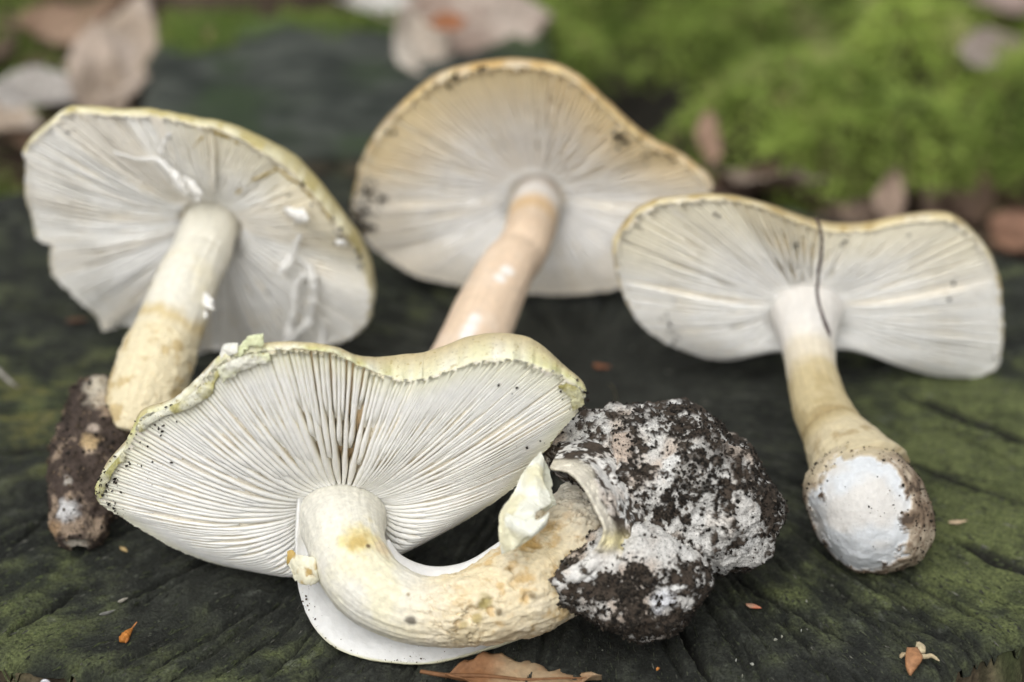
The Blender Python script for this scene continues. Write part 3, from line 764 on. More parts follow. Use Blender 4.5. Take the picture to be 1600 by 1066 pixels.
for (a_, b_, r_, cc_, amt) in [(975, 820, .26, (.78, .70, .40), .9), (1000, 826, .18, (.78, .72, .46), .8), (905, 742, .20, (.76, .64, .38), .9), (922, 772, .22, (.78, .70, .55), .8), (935, 800, .22, (.78, .76, .70), .8), (962, 845, .3, (.80, .80, .76), .8),
                               (965, 705, .34, (.66, .55, .46), .85), (1080, 735, .4, (.74, .72, .68), .7), (1200, 855, .18, (.80, .82, .84), .9), (1130, 700, .55, (.05, .036, .026), .6), (1000, 650, .35, (.04, .03, .024), .4)]:
    c1 = mix(c1, cc_, at3(pick(V1, N1, a_, b_), r_, V1, int(a_), .9) * amt)
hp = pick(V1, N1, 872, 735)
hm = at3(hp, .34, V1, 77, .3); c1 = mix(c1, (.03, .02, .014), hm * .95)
V1 = V1 + (FWD * .9 + RGT * .25) * (hm * .6)[..., None]
c2, s2 = bulb_col(V2, N2, 231, .10 * sst(.6, -.5, N2[..., 0]) + .06 - .5 * sst(.1, .8, N2 @ UPV))
c2 = mix(c2, (.80, .82, .86), at3(pick(V2, N2, 1035, 940), .22, V2, 5, .6) * .9)
V2 = V2 + N2 * (.04 * s2 * (1 + fbm(V2 * 7, 3, 239)))[..., None]
k1 = V1.shape[0] * V1.shape[1]
Vb = np.vstack([V1.reshape(-1, 3), V2.reshape(-1, 3)])
bulb = mesh('bulb', Vb, [grid(420, 280, wu=True), grid(300, 200, wu=True) + k1], M_bulb, fm, col=np.vstack([c1.reshape(-1, 3), c2.reshape(-1, 3)]))
rng = np.random.default_rng(77)
w_ = np.concatenate([s1.ravel() * (N1[..., 1].ravel() < .4), s2.ravel() * (N2[..., 1].ravel() < .4)]); pk = rng.choice(len(Vb), 9000, p=w_ / w_.sum())
Nb = np.vstack([N1.reshape(-1, 3), N2.reshape(-1, 3)])
pk2 = rng.choice(len(Vb), 2500)
grains('soil_crumbs', np.vstack([Vb[pk] + Nb[pk] * .02, Vb[pk2] + Nb[pk2] * .02]), (.008, .05), bulb, 78, M_soil)
# torn volva round the stem base
def flap_col(P): return mix((.80, .81, .70), (.74, .68, .40), sst(.0, .5, fbm(P * 1.6, 3, 4)) * .6)
A = [PY(846, 706, -11.1), PY(820, 735, -11.7), PY(800, 775, -12.2), PY(783, 800, -12.5), PY(780, 830, -12.8), PY(785, 866, -13.0)]
B = [PY(850, 722, -11.2), PY(852, 752, -11.9), PY(868, 786, -12.3), PY(842, 800, -12.8), PY(845, 832, -13.0), PY(812, 852, -13.1)]
sheet('volva_flap', A, B, M_veil, bulb, nu=110, nv=60, bulge=.22, thick=.045, seed=14, noise=.22, tear=.22, colfun=flap_col)
A = [PY(846, 712, -11.2), PY(832, 740, -11.5), PY(826, 770, -11.9), PY(836, 795, -12.3)]
B = [PY(862, 742, -11.3), PY(868, 770, -11.7), PY(876, 788, -12.0), PY(856, 800, -12.4)]
sheet('volva_flap', A, B, M_veil, bulb, nu=90, nv=40, bulge=-.08, thick=.04, seed=15, noise=.18, tear=.3, col=(.74, .76, .64))
A = [PY(790, 800, -12.75), PY(815, 812, -13.0), PY(842, 812, -13.05), PY(858, 800, -12.9)]
B = [PY(786, 862, -13.05), PY(806, 852, -13.2), PY(834, 838, -13.2), PY(850, 826, -13.0)]
sheet('volva_flap', A, B, M_veil, bulb, nu=80, nv=40, bulge=.12, thick=.04, seed=25, noise=.2, tear=.35, colfun=flap_col)

lipA = [PY(860, 732, -11.7), PY(882, 736, -12.1), PY(905, 752, -12.4), PY(928, 790, -12.7), PY(944, 832, -12.95), PY(922, 866, -13.0), PY(885, 890, -13.0), PY(856, 906, -12.95)]
lipB = [p_ + FWD * .12 for p_ in [pick(V1, N1, 880, 692), pick(V1, N1, 925, 690), pick(V1, N1, 965, 715), pick(V1, N1, 992, 765), pick(V1, N1, 1010, 825), pick(V2, N2, 1000, 895), pick(V2, N2, 960, 935), pick(V2, N2, 890, 935)]]
def lip_col(P):
    t0_ = np.linspace(0, 1, P.shape[0])[:, None] * np.ones((1, P.shape[1]))
    c_ = bulb_col(P, None, 301, -.05 + .25 * sst(.7, .85, t0_))[0]
    e = np.linspace(0, 1, P.shape[1])[None, :] * np.ones((P.shape[0], 1))
    t_ = np.linspace(0, 1, P.shape[0])[:, None] * np.ones((1, P.shape[1]))
    c_ = mix(c_, (.82, .77, .64), sst(.34, .14, e + .2 * fbm(P * 2, 3, 8)) * sst(.72, .62, t_) * .9)
    c_ = mix(c_, (.76, .68, .38), np.exp(-((t_ - .60) / .05) ** 2) * sst(.6, .3, np.abs(e - .4)) * .9)
    return c_
sheet('volva_lip', lipA, lipB, M_lip, bulb, nu=180, nv=80, bulge=-.02, thick=.06, seed=19, noise=.26, tear=.0, colfun=lip_col)

# ================================================================== left mushroom
lm = thing('mushroom', 'left mushroom with notched pale cap, torn veil threads and a dark earthy stem base', 'mushroom', PZ(330, 560), 'mushrooms laid out on the stump')
cap_l, ap_l, n_l, edge_l, R_l = build_cap(lm, dict(seed=23, yaw=-10, phi=103, foot=(330, 560), apex=(323, 368), collar=.70, sink=-.1, apex_off=-.3,
    rim=[(40, 262), (38, 238), (60, 212), (100, 182), (135, 176), (200, 182), (270, 186), (340, 202), (400, 232), (450, 268), (498, 312), (536, 362), (562, 418), (577, 470), (570, 508), (540, 535), (470, 546), (400, 548),
         (310, 556), (262, 545), (222, 522), (200, 510), (178, 515), (160, 516), (148, 492), (118, 462), (88, 436), (82, 425), (78, 404), (78, 385), (58, 378), (50, 350), (40, 310)],
    bulge=lambda a, b: .32 if a < 330 else .18, fill=lambda a, b: 1.3, deep=lambda a, b: .16, wave=.26, wavef=18, gill_depth=.55, dome=1.4, rag=.8, tint=.30,
    edge=lambda a, b: .10 + .32 * sst(300, 460, a) * (b < 480), bed_col=(.79, .75, .66),
    margin_col=(.74, .70, .48), margin_col2=(.52, .45, .20), skin_col=(.50, .43, .20), space=lambda a, b: .075 if a < 330 else .095,
    lean=lambda a, b: .17 if a < 330 else -.08, rough=.02, wig=.02, join=True, segs=12, gill_col=(.90, .89, .85), gill_base_col=(.88, .86, .80), gill_rim_col=(.84, .76, .53), rim_from=.25, rim_amt=.8, warm=lambda a, b: .15 + .85 * sst(200, 330, a) * sst(480, 380, b),
    specks=[(108, 207, 3, 5), (460, 285, 10, 6), (490, 320, 10, 5), (535, 360, 12, 12), (480, 440, 14, 5), (570, 400, 8, 6), (180, 500, 3, 2)], speck_size=(.02, .07)))
# a raised olive line just inside the margin and hanging veil remnants
def on_gills(cfgedge, ap, n, R, px, py, lift):
    rad = unit((R - ap) - ((R - ap) @ n)[:, None] * n)
    best = None
    j0 = np.linspace(0, 1, 360, endpoint=False); u0 = np.linspace(.05, 1, 60)
    T, U = np.meshgrid(j0, u0, indexing='ij')
    key = id(cfgedge)
    if key not in _cache:
        E = cfgedge(T.ravel(), U.ravel()); d = E - CAM; z = d @ FWD
        _cache[key] = (E, 800 + FPX * (d @ RGT) / z, 533 - FPX * (d @ UPV) / z)
    E, ex, ey = _cache[key]
    k = np.argmin((ex - px) ** 2 + (ey - py) ** 2)
    return E[k] + n * lift
_cache = {}
def strand(name, pts, rads, cfgedge, ap, n, R, parent, mat, col, lifts=None, seed=0):
    P = np.array([[*on_gills(cfgedge, ap, n, R, a, b, (lifts[i] if lifts else .05)), rads[i]] for i, (a, b) in enumerate(pts)])
    p, r, D, a = tube(P, 70, 11)
    D = D - n * (D @ n)[..., None] * .72
    V = p[:, None] + D * (r[:, None] * (1 + .9 * fbm(p[:, None] * 7 + D * 1.5, 3, seed)))[..., None] + n * (.05 * fbm(p * 4, 2, seed + 3))[:, None, None]
    V[0] = p[0]; V[-1] = p[-1]
    return mesh(name, V.reshape(-1, 3), grid(70, 11, wv=True), mat, parent, col=np.tile(np.array(col), (770, 1)))
lc_ = (.90, .89, .85)
def scrap(A_, B_, cA, cB, seed, lift=.06, bulge=.06, thick=.06, noise=.08, tear=.25):
    A3 = [on_gills(edge_f, ap_f, n_f, R_f, a_, b_, lift) for a_, b_ in A_]; B3 = [on_gills(edge_f, ap_f, n_f, R_f, a_, b_, lift) + UPV * .0 for a_, b_ in B_]
    sheet('margin_scrap', A3, B3, M_margin, cap_f, nu=90, nv=26, bulge=bulge, thick=thick, seed=seed, noise=noise, tear=tear, colfun=lambda P: mix(cA, cB, sst(-.2, .35, fbm(P * 3.5, 4, seed))))
scrap([(216, 660), (250, 638), (285, 626), (318, 600), (345, 572)], [(220, 680), (256, 656), (294, 642), (332, 624), (354, 590)], (.80, .79, .64), (.54, .50, .22), 3, lift=.0, thick=.04, tear=.75, noise=.14)
scrap([(153, 775), (165, 742), (190, 706)], [(164, 782), (178, 752), (200, 716)], (.72, .70, .50), (.46, .44, .18), 4, lift=.0, thick=.04, tear=.75, noise=.14)
scrap([(340, 572), (380, 552), (420, 548)], [(352, 600), (392, 574), (426, 566)], (.82, .81, .70), (.72, .74, .48), 5, thick=.04, noise=.18, tear=.5)
scrap([(886, 596), (905, 606), (912, 628)], [(870, 604), (886, 622), (892, 640)], (.74, .72, .46), (.40, .36, .14), 7, tear=.5)
for q_, (pts_, cA_) in enumerate([([PY(345, 560, -11.0), PY(352, 547, -11.0), PY(372, 545, -11.1)], (.80, .79, .70)), ([PY(374, 552, -11.1), PY(390, 534, -11.1), PY(412, 530, -11.1)], (.70, .74, .46))]):
    A3 = [p_ + UPV * .1 for p_ in pts_]; B3 = [p_ - UPV * .16 for p_ in pts_]
    sheet('margin_scrap', A3, B3, M_veil, cap_f, nu=40, nv=22, bulge=.05, thick=.05, seed=40 + q_, noise=.2, tear=.45, col=cA_)
for q, (pts, rd) in enumerate([
    ([(180, 232), (215, 240), (250, 240), (270, 255), (285, 270), (298, 288)], [.03, .05, .06, .08, .10, .05]),
    ([(285, 272), (305, 282), (322, 286)], [.08, .10, .03]),
    ([(292, 275), (310, 290), (316, 297)], [.08, .07, .02]),
    ([(252, 240), (262, 210), (272, 192)], [.05, .05, .04]),
    ([(445, 318), (470, 325), (486, 328)], [.04, .12, .05]),
    ([(470, 360), (462, 385), (455, 400), (442, 410)], [.05, .06, .09, .04]),
    ([(462, 395), (482, 410), (494, 432), (492, 460), (486, 490), (468, 505), (452, 525)], [.06, .07, .06, .06, .06, .06, .03]),
    ([(466, 470), (458, 495), (452, 525)], [.04, .06, .04]),
    ([(478, 422), (466, 440), (466, 470)], [.05, .05, .04]),
    ([(530, 372), (540, 365), (545, 352)], [.04, .06, .04]),
    ([(505, 500), (506, 520), (505, 540)], [.02, .04, .03])]):
    strand('veil_thread', pts, [x_ * 1.35 for x_ in rd], edge_l, ap_l, n_l, R_l, cap_l, M_veil, lc_, [.12 + .30 * k_ / (len(pts) - 1) for k_ in range(len(pts))], q)
for q, (pts, rd) in enumerate([([(280, 192), (330, 204), (380, 228)], [.02, .035, .03]), ([(380, 228), (430, 262), (470, 290)], [.03, .035, .03]), ([(470, 290), (510, 335), (535, 370)], [.03, .04, .03]),
                               ([(368, 302), (400, 282), (430, 265)], [.02, .035, .02]), ([(300, 232), (318, 214), (325, 205)], [.015, .025, .02])]):
    strand('margin_crease', pts, rd, edge_l, ap_l, n_l, R_l, cap_l, M_cap, (.44, .33, .11), [.0] * len(pts), q + 20)
def l_col(V, s, a):
    n0 = fbm(V * 1.5, 4, 111); n2 = fbm(V * 4, 4, 112)
    c = np.tile(np.array((.755, .73, .635)), V.shape[:2] + (1,))
    c = mix(c, (.76, .68, .44), sst(.25, .45, s) * sst(-.2, .5, n0) * .4)
    c = mix(c, (.60, .47, .22), np.exp(-((s + .05 * n0 - .60) / .035) ** 2) * .8)
    c = mix(c, (.74, .66, .46), sst(.60, .66, s))
    c = mix(c, (.50, .37, .16), sst(.60, .7, s) * sst(.0, .45, n2 + .2 * n0) * .7)
    return c
def l_disp(P, s, a):
    q_ = fbm(np.stack([s * 26, a * 1.0, P[..., 0] * .6], -1), 4, 115, .6)
    st = (q_ * 5) % 1.0
    return sst(.60, .68, s) * (.04 * fbm(P * 3, 4, 114) + .045 * (st - .4)) - .03 * np.exp(-((s - .27) / .012) ** 2)
build_stem(lm, [(ap_l - n_l * .4, 46), (ap_l + n_l * .1, 44), (314, 398, -2.6, 47), (293, 440, -3.6, 49), (268, 505, -4.6, 53), (246, 560, -5.4, 58), (232, 600, -5.9, 60), (220, 640, -6.4, 55), (210, 680, -6.8, 45)],
           27, l_col, M_stem, amp=.03, dispfun=l_disp)
stem_l = [o for o in COL.objects if o.parent == lm and o.name.startswith('stem')][0]
for q, pts in enumerate([[PY(318, 462, -4.3), PY(326, 468, -4.5), PY(334, 472, -4.6)], [PY(314, 480, -4.4), PY(320, 490, -4.6), PY(322, 498, -4.7)], [PY(316, 470, -4.4), PY(330, 480, -4.6), PY(334, 486, -4.6)]]):
    Pq = np.array([[*p_, r_] for p_, r_ in zip(pts, (.09, .07, .03))])
    p_, r_, D, a_ = tube(Pq, 16, 9)
    mesh('veil_scrap', (p_[:, None] + D * (r_ * (1 + .4 * n1(np.arange(16) * .6, q)))[:, None, None]).reshape(-1, 3), grid(16, 9, wv=True), M_veil, stem_l, col=np.tile(np.array(lc_), (144, 1)))
# earthy base
p, r, D, a = tube(path3([(150, 594, -5.3, 18), (152, 606, -5.4, 44), (158, 640, -5.9, 54), (150, 690, -6.8, 60), (138, 740, -7.6, 62), (128, 790, -8.3, 52), (126, 830, -8.8, 42), (124, 850, -9.0, 28), (124, 858, -9.1, 8)]), 260, 200)
V = p[:, None] + D * r[:, None, None]
N = D * np.ones_like(V)
V = V + N * (.16 * fbm(V * 1.3, 4, 121) + .10 * fbm(V * 3.4, 3, 122) + .05 * fbm(V * 9, 3, 123))[..., None]
s = .8 * fbm(V * 1.1, 4, 125, .6) + .7 * fbm(V * 3, 4, 126)
c = mix((.34, .26, .19), (.075, .055, .045), sst(-.35, -.05, s + .15))
c = mix(c, (.03, .022, .017), sst(.1, .4, s) * .7)
for (a_, b_, rr_, cc_) in [(155, 608, .42, (.68, .62, .50)), (160, 625, .25, (.62, .55, .45)), (140, 700, .16, (.52, .42, .32)), (142, 690, .2, (.60, .44, .24)), (105, 795, .26, (.72, .72, .72)), (106, 752, .12, (.6, .56, .5)), (122, 850, .25, (.55, .5, .42)), (85, 825, .2, (.42, .28, .16)), (146, 668, .14, (.55, .46, .38))]:
    k = np.argmin(np.hypot(*[q - o for q, o in zip(ray_px(V), (a_, b_))]) + 200 * (N[..., 1] > .2))
    c = mix(c, cc_, at3(V.reshape(-1, 3)[k], rr_, V, 7, .7) * .9)
base_l = mesh('bulb', V.reshape(-1, 3), grid(260, 200, wv=True), M_bulb, lm, col=c.reshape(-1, 3))
pk = rng.choice(260 * 200, 1500)
grains('soil_crumbs', V.reshape(-1, 3)[pk] + N.reshape(-1, 3)[pk] * .02, (.012, .06), base_l, 79, M_soil, light=(.3, .22, .15))

# ================================================================== back mushroom
bm_ = thing('mushroom', 'rear mushroom with orange-tan margin and smooth pale pinkish stem', 'mushroom', PZ(870, 478), 'mushrooms laid out on the stump')
cap_b, ap_b, n_b, edge_b, R_b = build_cap(bm_, dict(seed=37, yaw=-6, phi=99, foot=(870, 476), apex=(832, 350), collar=.66, sink=-.3, apex_off=-.8,
    rim=[(556, 300), (568, 255), (598, 205), (655, 150), (700, 122), (780, 106), (850, 110), (900, 128), (950, 172), (1010, 226), (1078, 266), (1108, 292), (1098, 320), (1060, 380), (1000, 430), (950, 455), (880, 462), (800, 458), (720, 446), (650, 428), (592, 398), (562, 360), (550, 328)],
    bulge=lambda a, b: .12 if b < 330 else .28, fill=lambda a, b: .75 if (a > 850 and b < 280) else 1.3, deep=lambda a, b: .45 if (a > 850 and b < 280) else .16, wave=.14, wavef=15, gill_depth=.6, dome=1.6, rag=2.2, tint=.15,
    edge=lambda a, b: .24, bed_col=(.74, .64, .46), margin_col=(.76, .58, .28), margin_col2=(.58, .38, .14), skin_col=(.50, .34, .15),
    space=lambda a, b: .17 if (a > 850 and b < 280) else (.12 if b < 220 else .085), lean=lambda a, b: -.04 if a > 850 else .12, rough=.04, wig=.03, segs=12,
    gill_col=(.90, .885, .85), gill_base_col=(.84, .78, .66), gill_rim_col=(.82, .65, .38), rim_from=.30, rim_amt=1.0, warm=lambda a, b: .35 + .65 * sst(330, 240, b),
    specks=[(968, 216, 7, 16), (1012, 238, 8, 7), (1000, 222, 4, 2), (1045, 250, 6, 4), (610, 205, 4, 3), (750, 108, 4, 4), (575, 300, 12, 30), (565, 340, 12, 40), (712, 122, 6, 8)], speck_size=(.03, .13)))
def b_col(V, s, a):
    n0 = fbm(V * 1.5, 4, 131)
    c = np.tile(np.array((.74, .58, .43)), V.shape[:2] + (1,))
    c = mix(c, (.68, .47, .24), np.exp(-((s - .24) / .055) ** 2) * .8)
    c = mix(c, (.78, .75, .72), sst(.20, .12, s))
    c = mix(c, (.76, .64, .52), sst(-.1, .5, n0) * .5)
    for (a_, b_, rr_) in [(792, 423, .17), (782, 434, .15), (742, 500, .18), (734, 514, .2), (727, 526, .18)]:
        d_ = np.hypot(*[q - o for q, o in zip(ray_px(V), (a_, b_))]) + 300 * (V[..., 1] > np.median(V, axis=1)[:, None, 1])
        c = mix(c, (.86, .84, .80), at3(V.reshape(-1, 3)[np.argmin(d_)], rr_, V, 3, .4))  # glossy wet highlights painted as white patches into the stem colour
    return c
build_stem(bm_, [(ap_b - n_b * .5, 34), (ap_b + n_b * .12, 38), (823, 374, -.55, 39), (809, 400, -1.2, 41), (793, 420, -1.8, 44), (765, 475, -2.8, 49), (742, 530, -3.8, 53), (715, 590, -4.8, 56), (695, 640, -5.5, 60)],
           33, b_col, M_stem, amp=.02)
Vq, Nq = blob(PY(685, 655, -5.8), [(685 + 95 * math.cos(t), 655 + 88 * math.sin(t)) for t in np.linspace(0, 6.28, 24)], 1.2, 90, 60, 41, .1)
mesh('bulb', Vq.reshape(-1, 3), grid(90, 60, wu=True), M_bulb, bm_, col=bulb_col(Vq, Nq, 251)[0].reshape(-1, 3))

# ================================================================== right mushroom
rm_ = thing('mushroom', 'right mushroom with wavy saddle-shaped cap and a round white bulb dusted with soil', 'mushroom', PZ(1400, 600), 'mushrooms laid out on the stump')
cap_r, ap_r, n_r, edge_r, R_r = build_cap(rm_, dict(seed=53, yaw=4, phi=99, foot=(1300, 600), apex=(1262, 496), collar=.68, sink=.05, apex_off=-.3,
    rim=[(962, 402), (968, 372), (1002, 334), (1060, 316), (1130, 314), (1190, 328), (1250, 350), (1290, 362), (1350, 364), (1410, 352), (1470, 346), (1506, 360), (1546, 404), (1562, 450), (1566, 535), (1552, 580), (1505, 592), (1450, 586), (1390, 564), (1320, 548), (1220, 552), (1130, 562), (1062, 545), (1005, 510), (972, 455)],
    bulge=lambda a, b: .40 if b > 440 else .24, fill=lambda a, b: .72 if (1130 < a < 1300 and b < 420) else 1.3, deep=lambda a, b: .62 if (1130 < a < 1300 and b < 420) else .14, wave=.12, wavef=13, gill_depth=.55, dome=1.3, rag=.6, tint=.12,
    edge=lambda a, b: .08 + .14 * (b < 420) * sst(1150, 1260, a), bed_col=(.74, .65, .46), margin_col=(.68, .58, .34), margin_col2=(.46, .34, .14), skin_col=(.42, .32, .15),
    space=lambda a, b: .165 if (1130 < a < 1300 and b < 420) else (.11 if b < 420 else .08), lean=lambda a, b: .0 if (1130 < a < 1300 and b < 420) else (.14 if a < 1260 else -.14), rough=.02, wig=.02, segs=12,
    gill_col=(.90, .89, .85), gill_base_col=(.84, .79, .66), gill_rim_col=(.84, .76, .54), rim_from=.25, rim_amt=.8, warm=lambda a, b: .1 + .9 * sst(460, 380, b),
    specks=[(1118, 336, 4, 7), (1243, 380, 4, 8), (1080, 322, 3, 3), (1040, 497, 6, 14), (1054, 525, 5, 9), (1492, 440, 4, 4), (1482, 466, 3, 3), (1422, 365, 4, 4), (1318, 380, 3, 4), (1555, 555, 5, 4)], speck_size=(.015, .06)))
def r_col(V, s, a):
    n0 = fbm(V * 1.5, 4, 141); n2 = fbm(V * 4, 4, 142)
    c = np.tile(np.array((.76, .735, .70)), V.shape[:2] + (1,))
    c = mix(c, (.74, .64, .44), sst(.28, .42, s + .06 * n0) * .6)
    c = mix(c, (.55, .46, .27), sst(.45, .56, s + .05 * n0))
    c = mix(c, (.40, .31, .15), sst(.45, .6, s) * sst(.1, .4, np.abs(fbm(V * np.array([.9, .9, 1.4]), 3, 143)) * 2 - .1 + .2 * n2) * .45)
    c = mix(c, (.30, .22, .10), np.exp(-((s + .03 * n2 - .78) / .018) ** 2) * .6)
    c = mix(c, (.64, .56, .38), sst(.80, .86, s) * .8)
    c = mix(c, (.36, .27, .14), sst(.82, .9, s) * sst(.0, .5, n2) * .7)
    return c
build_stem(rm_, [(ap_r - n_r * .35, 70), (ap_r + n_r * .03, 58), (1262, 524, -3.5, 45), (1265, 556, -4.25, 40), (1270, 590, -5.2, 40), (1284, 640, -6.3, 45), (1304, 680, -7.2, 51), (1326, 716, -7.9, 66), (1345, 750, -8.5, 84)],
           39, r_col, M_stem, amp=.025, dispfun=lambda P, s, a: -.03 * np.exp(-((s - .785) / .012) ** 2) + .03 * sst(.8, .85, s) * fbm(P * 4, 3, 9))
rc = PY(1358, 792, -9.0)
Vr, Nr = blob(rc, [(1262, 742), (1288, 708), (1338, 690), (1388, 702), (1428, 736), (1448, 780), (1460, 830), (1440, 872), (1390, 892), (1332, 893), (1297, 862), (1270, 810), (1256, 768)], 1.35, 360, 240, 61, .06, .9)
ex, ey = ray_px(Vr)
n0 = fbm(Vr * 1.4, 4, 151); n2 = fbm(Vr * 5, 4, 152)
c = mix((.50, .42, .32), (.22, .16, .11), sst(-.25, .25, .7 * n2 + .5 * n0))
c = mix(c, (.055, .04, .03), sst(.22, .5, n2 + .4 * n0) * .8)
wp = rc + (-FWD * 1.25 - RGT * .28 - UPV * .16)
wd_ = np.sqrt((((Vr - wp) @ RGT) / 1.02) ** 2 + (((Vr - wp) @ UPV) / 1.36) ** 2) + .30 * n0 + .26 * n2
wm = sst(1.0, .88, wd_) * (((Vr - rc) @ FWD) < .3)
c = mix(c, mix((.66, .69, .715), (.66, .645, .615), sst(-.1, .5, fbm(Vr * 1.2 + 7, 3, 155))), wm)
c = mix(c, (.60, .52, .36), sst(.55, .95, ((Vr - rc) @ UPV) / 1.3 - .25 * ((Vr - rc) @ RGT) + .2 * n0) * (1 - wm) * .8)
Vr = Vr - Nr * (.05 * wm)[..., None] + Nr * (.03 * (1 - wm) * n2)[..., None]
bulb_r = mesh('bulb', Vr.reshape(-1, 3), grid(360, 240, wu=True), material('clean_bulb', .65, .3, ((7, .02, 5, None), (40, .006, 3, None)), sss=.15, var=.06, vscale=10, speck=((22, .70, (.10, .075, .05), .03),)), rm_, col=c.reshape(-1, 3))
w_ = ((1 - wm) * (Nr[..., 1] < .5)).ravel() + .05 * (Nr[..., 1] < .5).ravel()
pk = rng.choice(360 * 240, 900, p=w_ / w_.sum())
grains('soil_crumbs', Vr.reshape(-1, 3)[pk] + Nr.reshape(-1, 3)[pk] * .015, (.008, .04), bulb_r, 80, M_soil, light=(.2, .15, .1))
# dark rootlet lying across the right cap
P = [[*PY(a_, b_, y_), r_] for a_, b_, y_, r_ in [(1274, 338, -3.3, .03), (1283, 362, -3.5, .034), (1284, 395, -3.65, .034), (1278, 430, -3.9, .034), (1278, 462, -4.2, .036), (1284, 490, -4.5, .036), (1294, 515, -4.78, .045), (1297, 528, -4.9, .012)]]
p, r, D, a = tube(np.array(P), 90, 8)
V = p[:, None] + D * (r * (1 + .4 * n1(np.arange(90) * .4, 4)))[:, None, None] + (.03 * n1(np.arange(90) * .15, 6))[:, None, None] * RGT
root_ = mesh('rootlet', V.reshape(-1, 3), grid(90, 8, wv=True), M_bits, base=p[-1], col=np.tile(np.array((.05, .03, .03)), (720, 1)))
tag(root_, 'thin dark rootlet lying across the gills and stem of the right mushroom', 'rootlet')

# ================================================================== fallen leaves
def leaf(label, P, length, width, head, tilt=(0, 0), curl=.3, colA=(.3, .2, .12), colB=(.2, .13, .08), seed=0, fold=.25, group=None, name='fallen_leaf', ragged=.0):
    nu, nv = 34, 17
    u = np.linspace(0, 1, nu)[:, None] * np.ones((1, nv)); v = np.linspace(-1, 1, nv)[None] * np.ones((nu, 1))
    wd = width * .5 * np.sin(np.pi * np.clip(u, .012, .985) ** .85) ** .7 * (1 + .04 * np.sign(v) * np.sin(u * 60)) * (1 - ragged * (.5 + .5 * n1(u * 12 + np.sign(v) * 9, seed, 3)))
    x = (u - .5) * length; y = v * wd
    z = fold * np.abs(y) + curl * (u - .5) ** 2 * length * 1.2 + .10 * width * np.sin(v * 2.5 + u * 7 + seed) * np.abs(v) + .06 * np.sin(u * 45 - np.abs(v) * 9) * np.abs(v) * .6
    L = np.stack([x, y, z], -1).reshape(-1, 3)
    L[:, 2] += .12 * width * fbm(L * .8 + seed * 3, 3, seed)
    ch, sh = math.cos(head), math.sin(head)
    Rz = np.array([[ch, -sh, 0], [sh, ch, 0], [0, 0, 1]])
    tx, ty = tilt
    Rx = np.array([[1, 0, 0], [0, math.cos(tx), -math.sin(tx)], [0, math.sin(tx), math.cos(tx)]])
    Ry = np.array([[math.cos(ty), 0, math.sin(ty)], [0, 1, 0], [-math.sin(ty), 0, math.cos(ty)]])
    W = L @ (Rz @ Rx @ Ry).T
    nrm = (Rz @ Rx @ Ry) @ np.array([0, 0, 1.0])
    W = W + P
    c = mix(colA, colB, sst(-.4, .4, fbm(L * .9 + seed, 4, seed)))
    vein = np.maximum(np.exp(-(v / .06) ** 2), .7 * (np.abs(np.sin(u * 24 - np.abs(v) * 4)) < .14)).reshape(-1)
    c = mix(c, np.array(colA) * 1.25, vein * .5)
    k = nu * nv; g = grid(nu, nv)
    V = np.vstack([W, W - nrm * .025])
    per = np.concatenate([np.arange(nu) * nv, (nu-1)*nv + np.arange(1, nv), np.arange(nu - 2, -1, -1) * nv + nv - 1, np.arange(nv - 2, 0, -1)])
    t = thing(name, label, 'leaf', P, group)
    mesh('blade', V, [g, g[:, ::-1] + k, np.stack([per, np.roll(per, -1), np.roll(per, -1) + k, per + k], -1)[:, ::-1]], M_leaf, t, col=np.vstack([c, c * .9]))
    # midrib and stalk
    mid = W.reshape(nu, nv, 3)[:, nv // 2]; d = unit(mid[0] - mid[2])
    pa = np.vstack([mid[0] + d * length * .16 + np.array([0, 0, .1]), mid[::4] + nrm * .02])
    pr = np.concatenate([[.04], np.linspace(.05, .012, len(mid[::4]))])
    p, r, D, a = tube(np.column_stack([pa, pr]), 30, 6)
    mesh('stalk', (p[:, None] + D * r[:, None, None]).reshape(-1, 3), grid(30, 6, wv=True), M_leaf, t, col=np.tile(np.array(colA) * .8, (180, 1)))
    return t
TAN, PINK, GREY, BRN, ORG = (.44, .35, .27), (.50, .42, .36), (.55, .52, .49), (.22, .14, .09), (.42, .18, .06)
leaf('pale grey curled leaf at the far left edge', PZ(55, 150, .1), 3.2, 1.9, .5, (.3, .1), .35, GREY, (.42, .39, .36), 1, ragged=.2)
leaf('pinkish tan leaf standing beside the raised step', PZ(192, 90, .7), 4.2, 2.0, 1.5, (.25, -.5), .4, PINK, TAN, 2)
leaf('folded tan leaf behind the left mushroom cap', PZ(150, 125, .5), 3.6, 2.2, 1.9, (.2, -.6), .3, (.50, .41, .34), (.33, .26, .20), 3, ragged=.3)
leaf('brown leaf among moss at the upper left', PZ(120, 35, -.2), 3.6, 2.1, .2, (.2, -.2), .3, (.40, .28, .20), BRN, 4)
leaf('small pale leaf tip at the left edge above the cap', PZ(10, 185, .0), 2.2, 1.2, -.4, (.4, .1), .3, (.46, .40, .34), TAN, 5)
leaf('large whitish leaf leaning behind the rear mushroom', PZ(655, 78, 1.2), 2.8, 1.7, 2.0, (.15, -.55), .3, (.62, .57, .50), (.46, .39, .32), 6)
leaf('broad pinkish brown leaf at the top middle', PZ(738, 36, 1.4), 4.6, 2.6, .15, (.75, .05), .2, (.52, .44, .38), (.36, .27, .22), 7)
leaf('small orange leaf at the top middle', PZ(700, 36, 2.2), 1.1, .6, .3, (.7, 0), .2, (.50, .22, .10), (.38, .16, .08), 8)
leaf('white curled leaf scrap at the top edge', PZ(600, 5, .9), 2.4, 1.3, .2, (.4, 0), .3, (.62, .60, .57), (.48, .44, .40), 9)
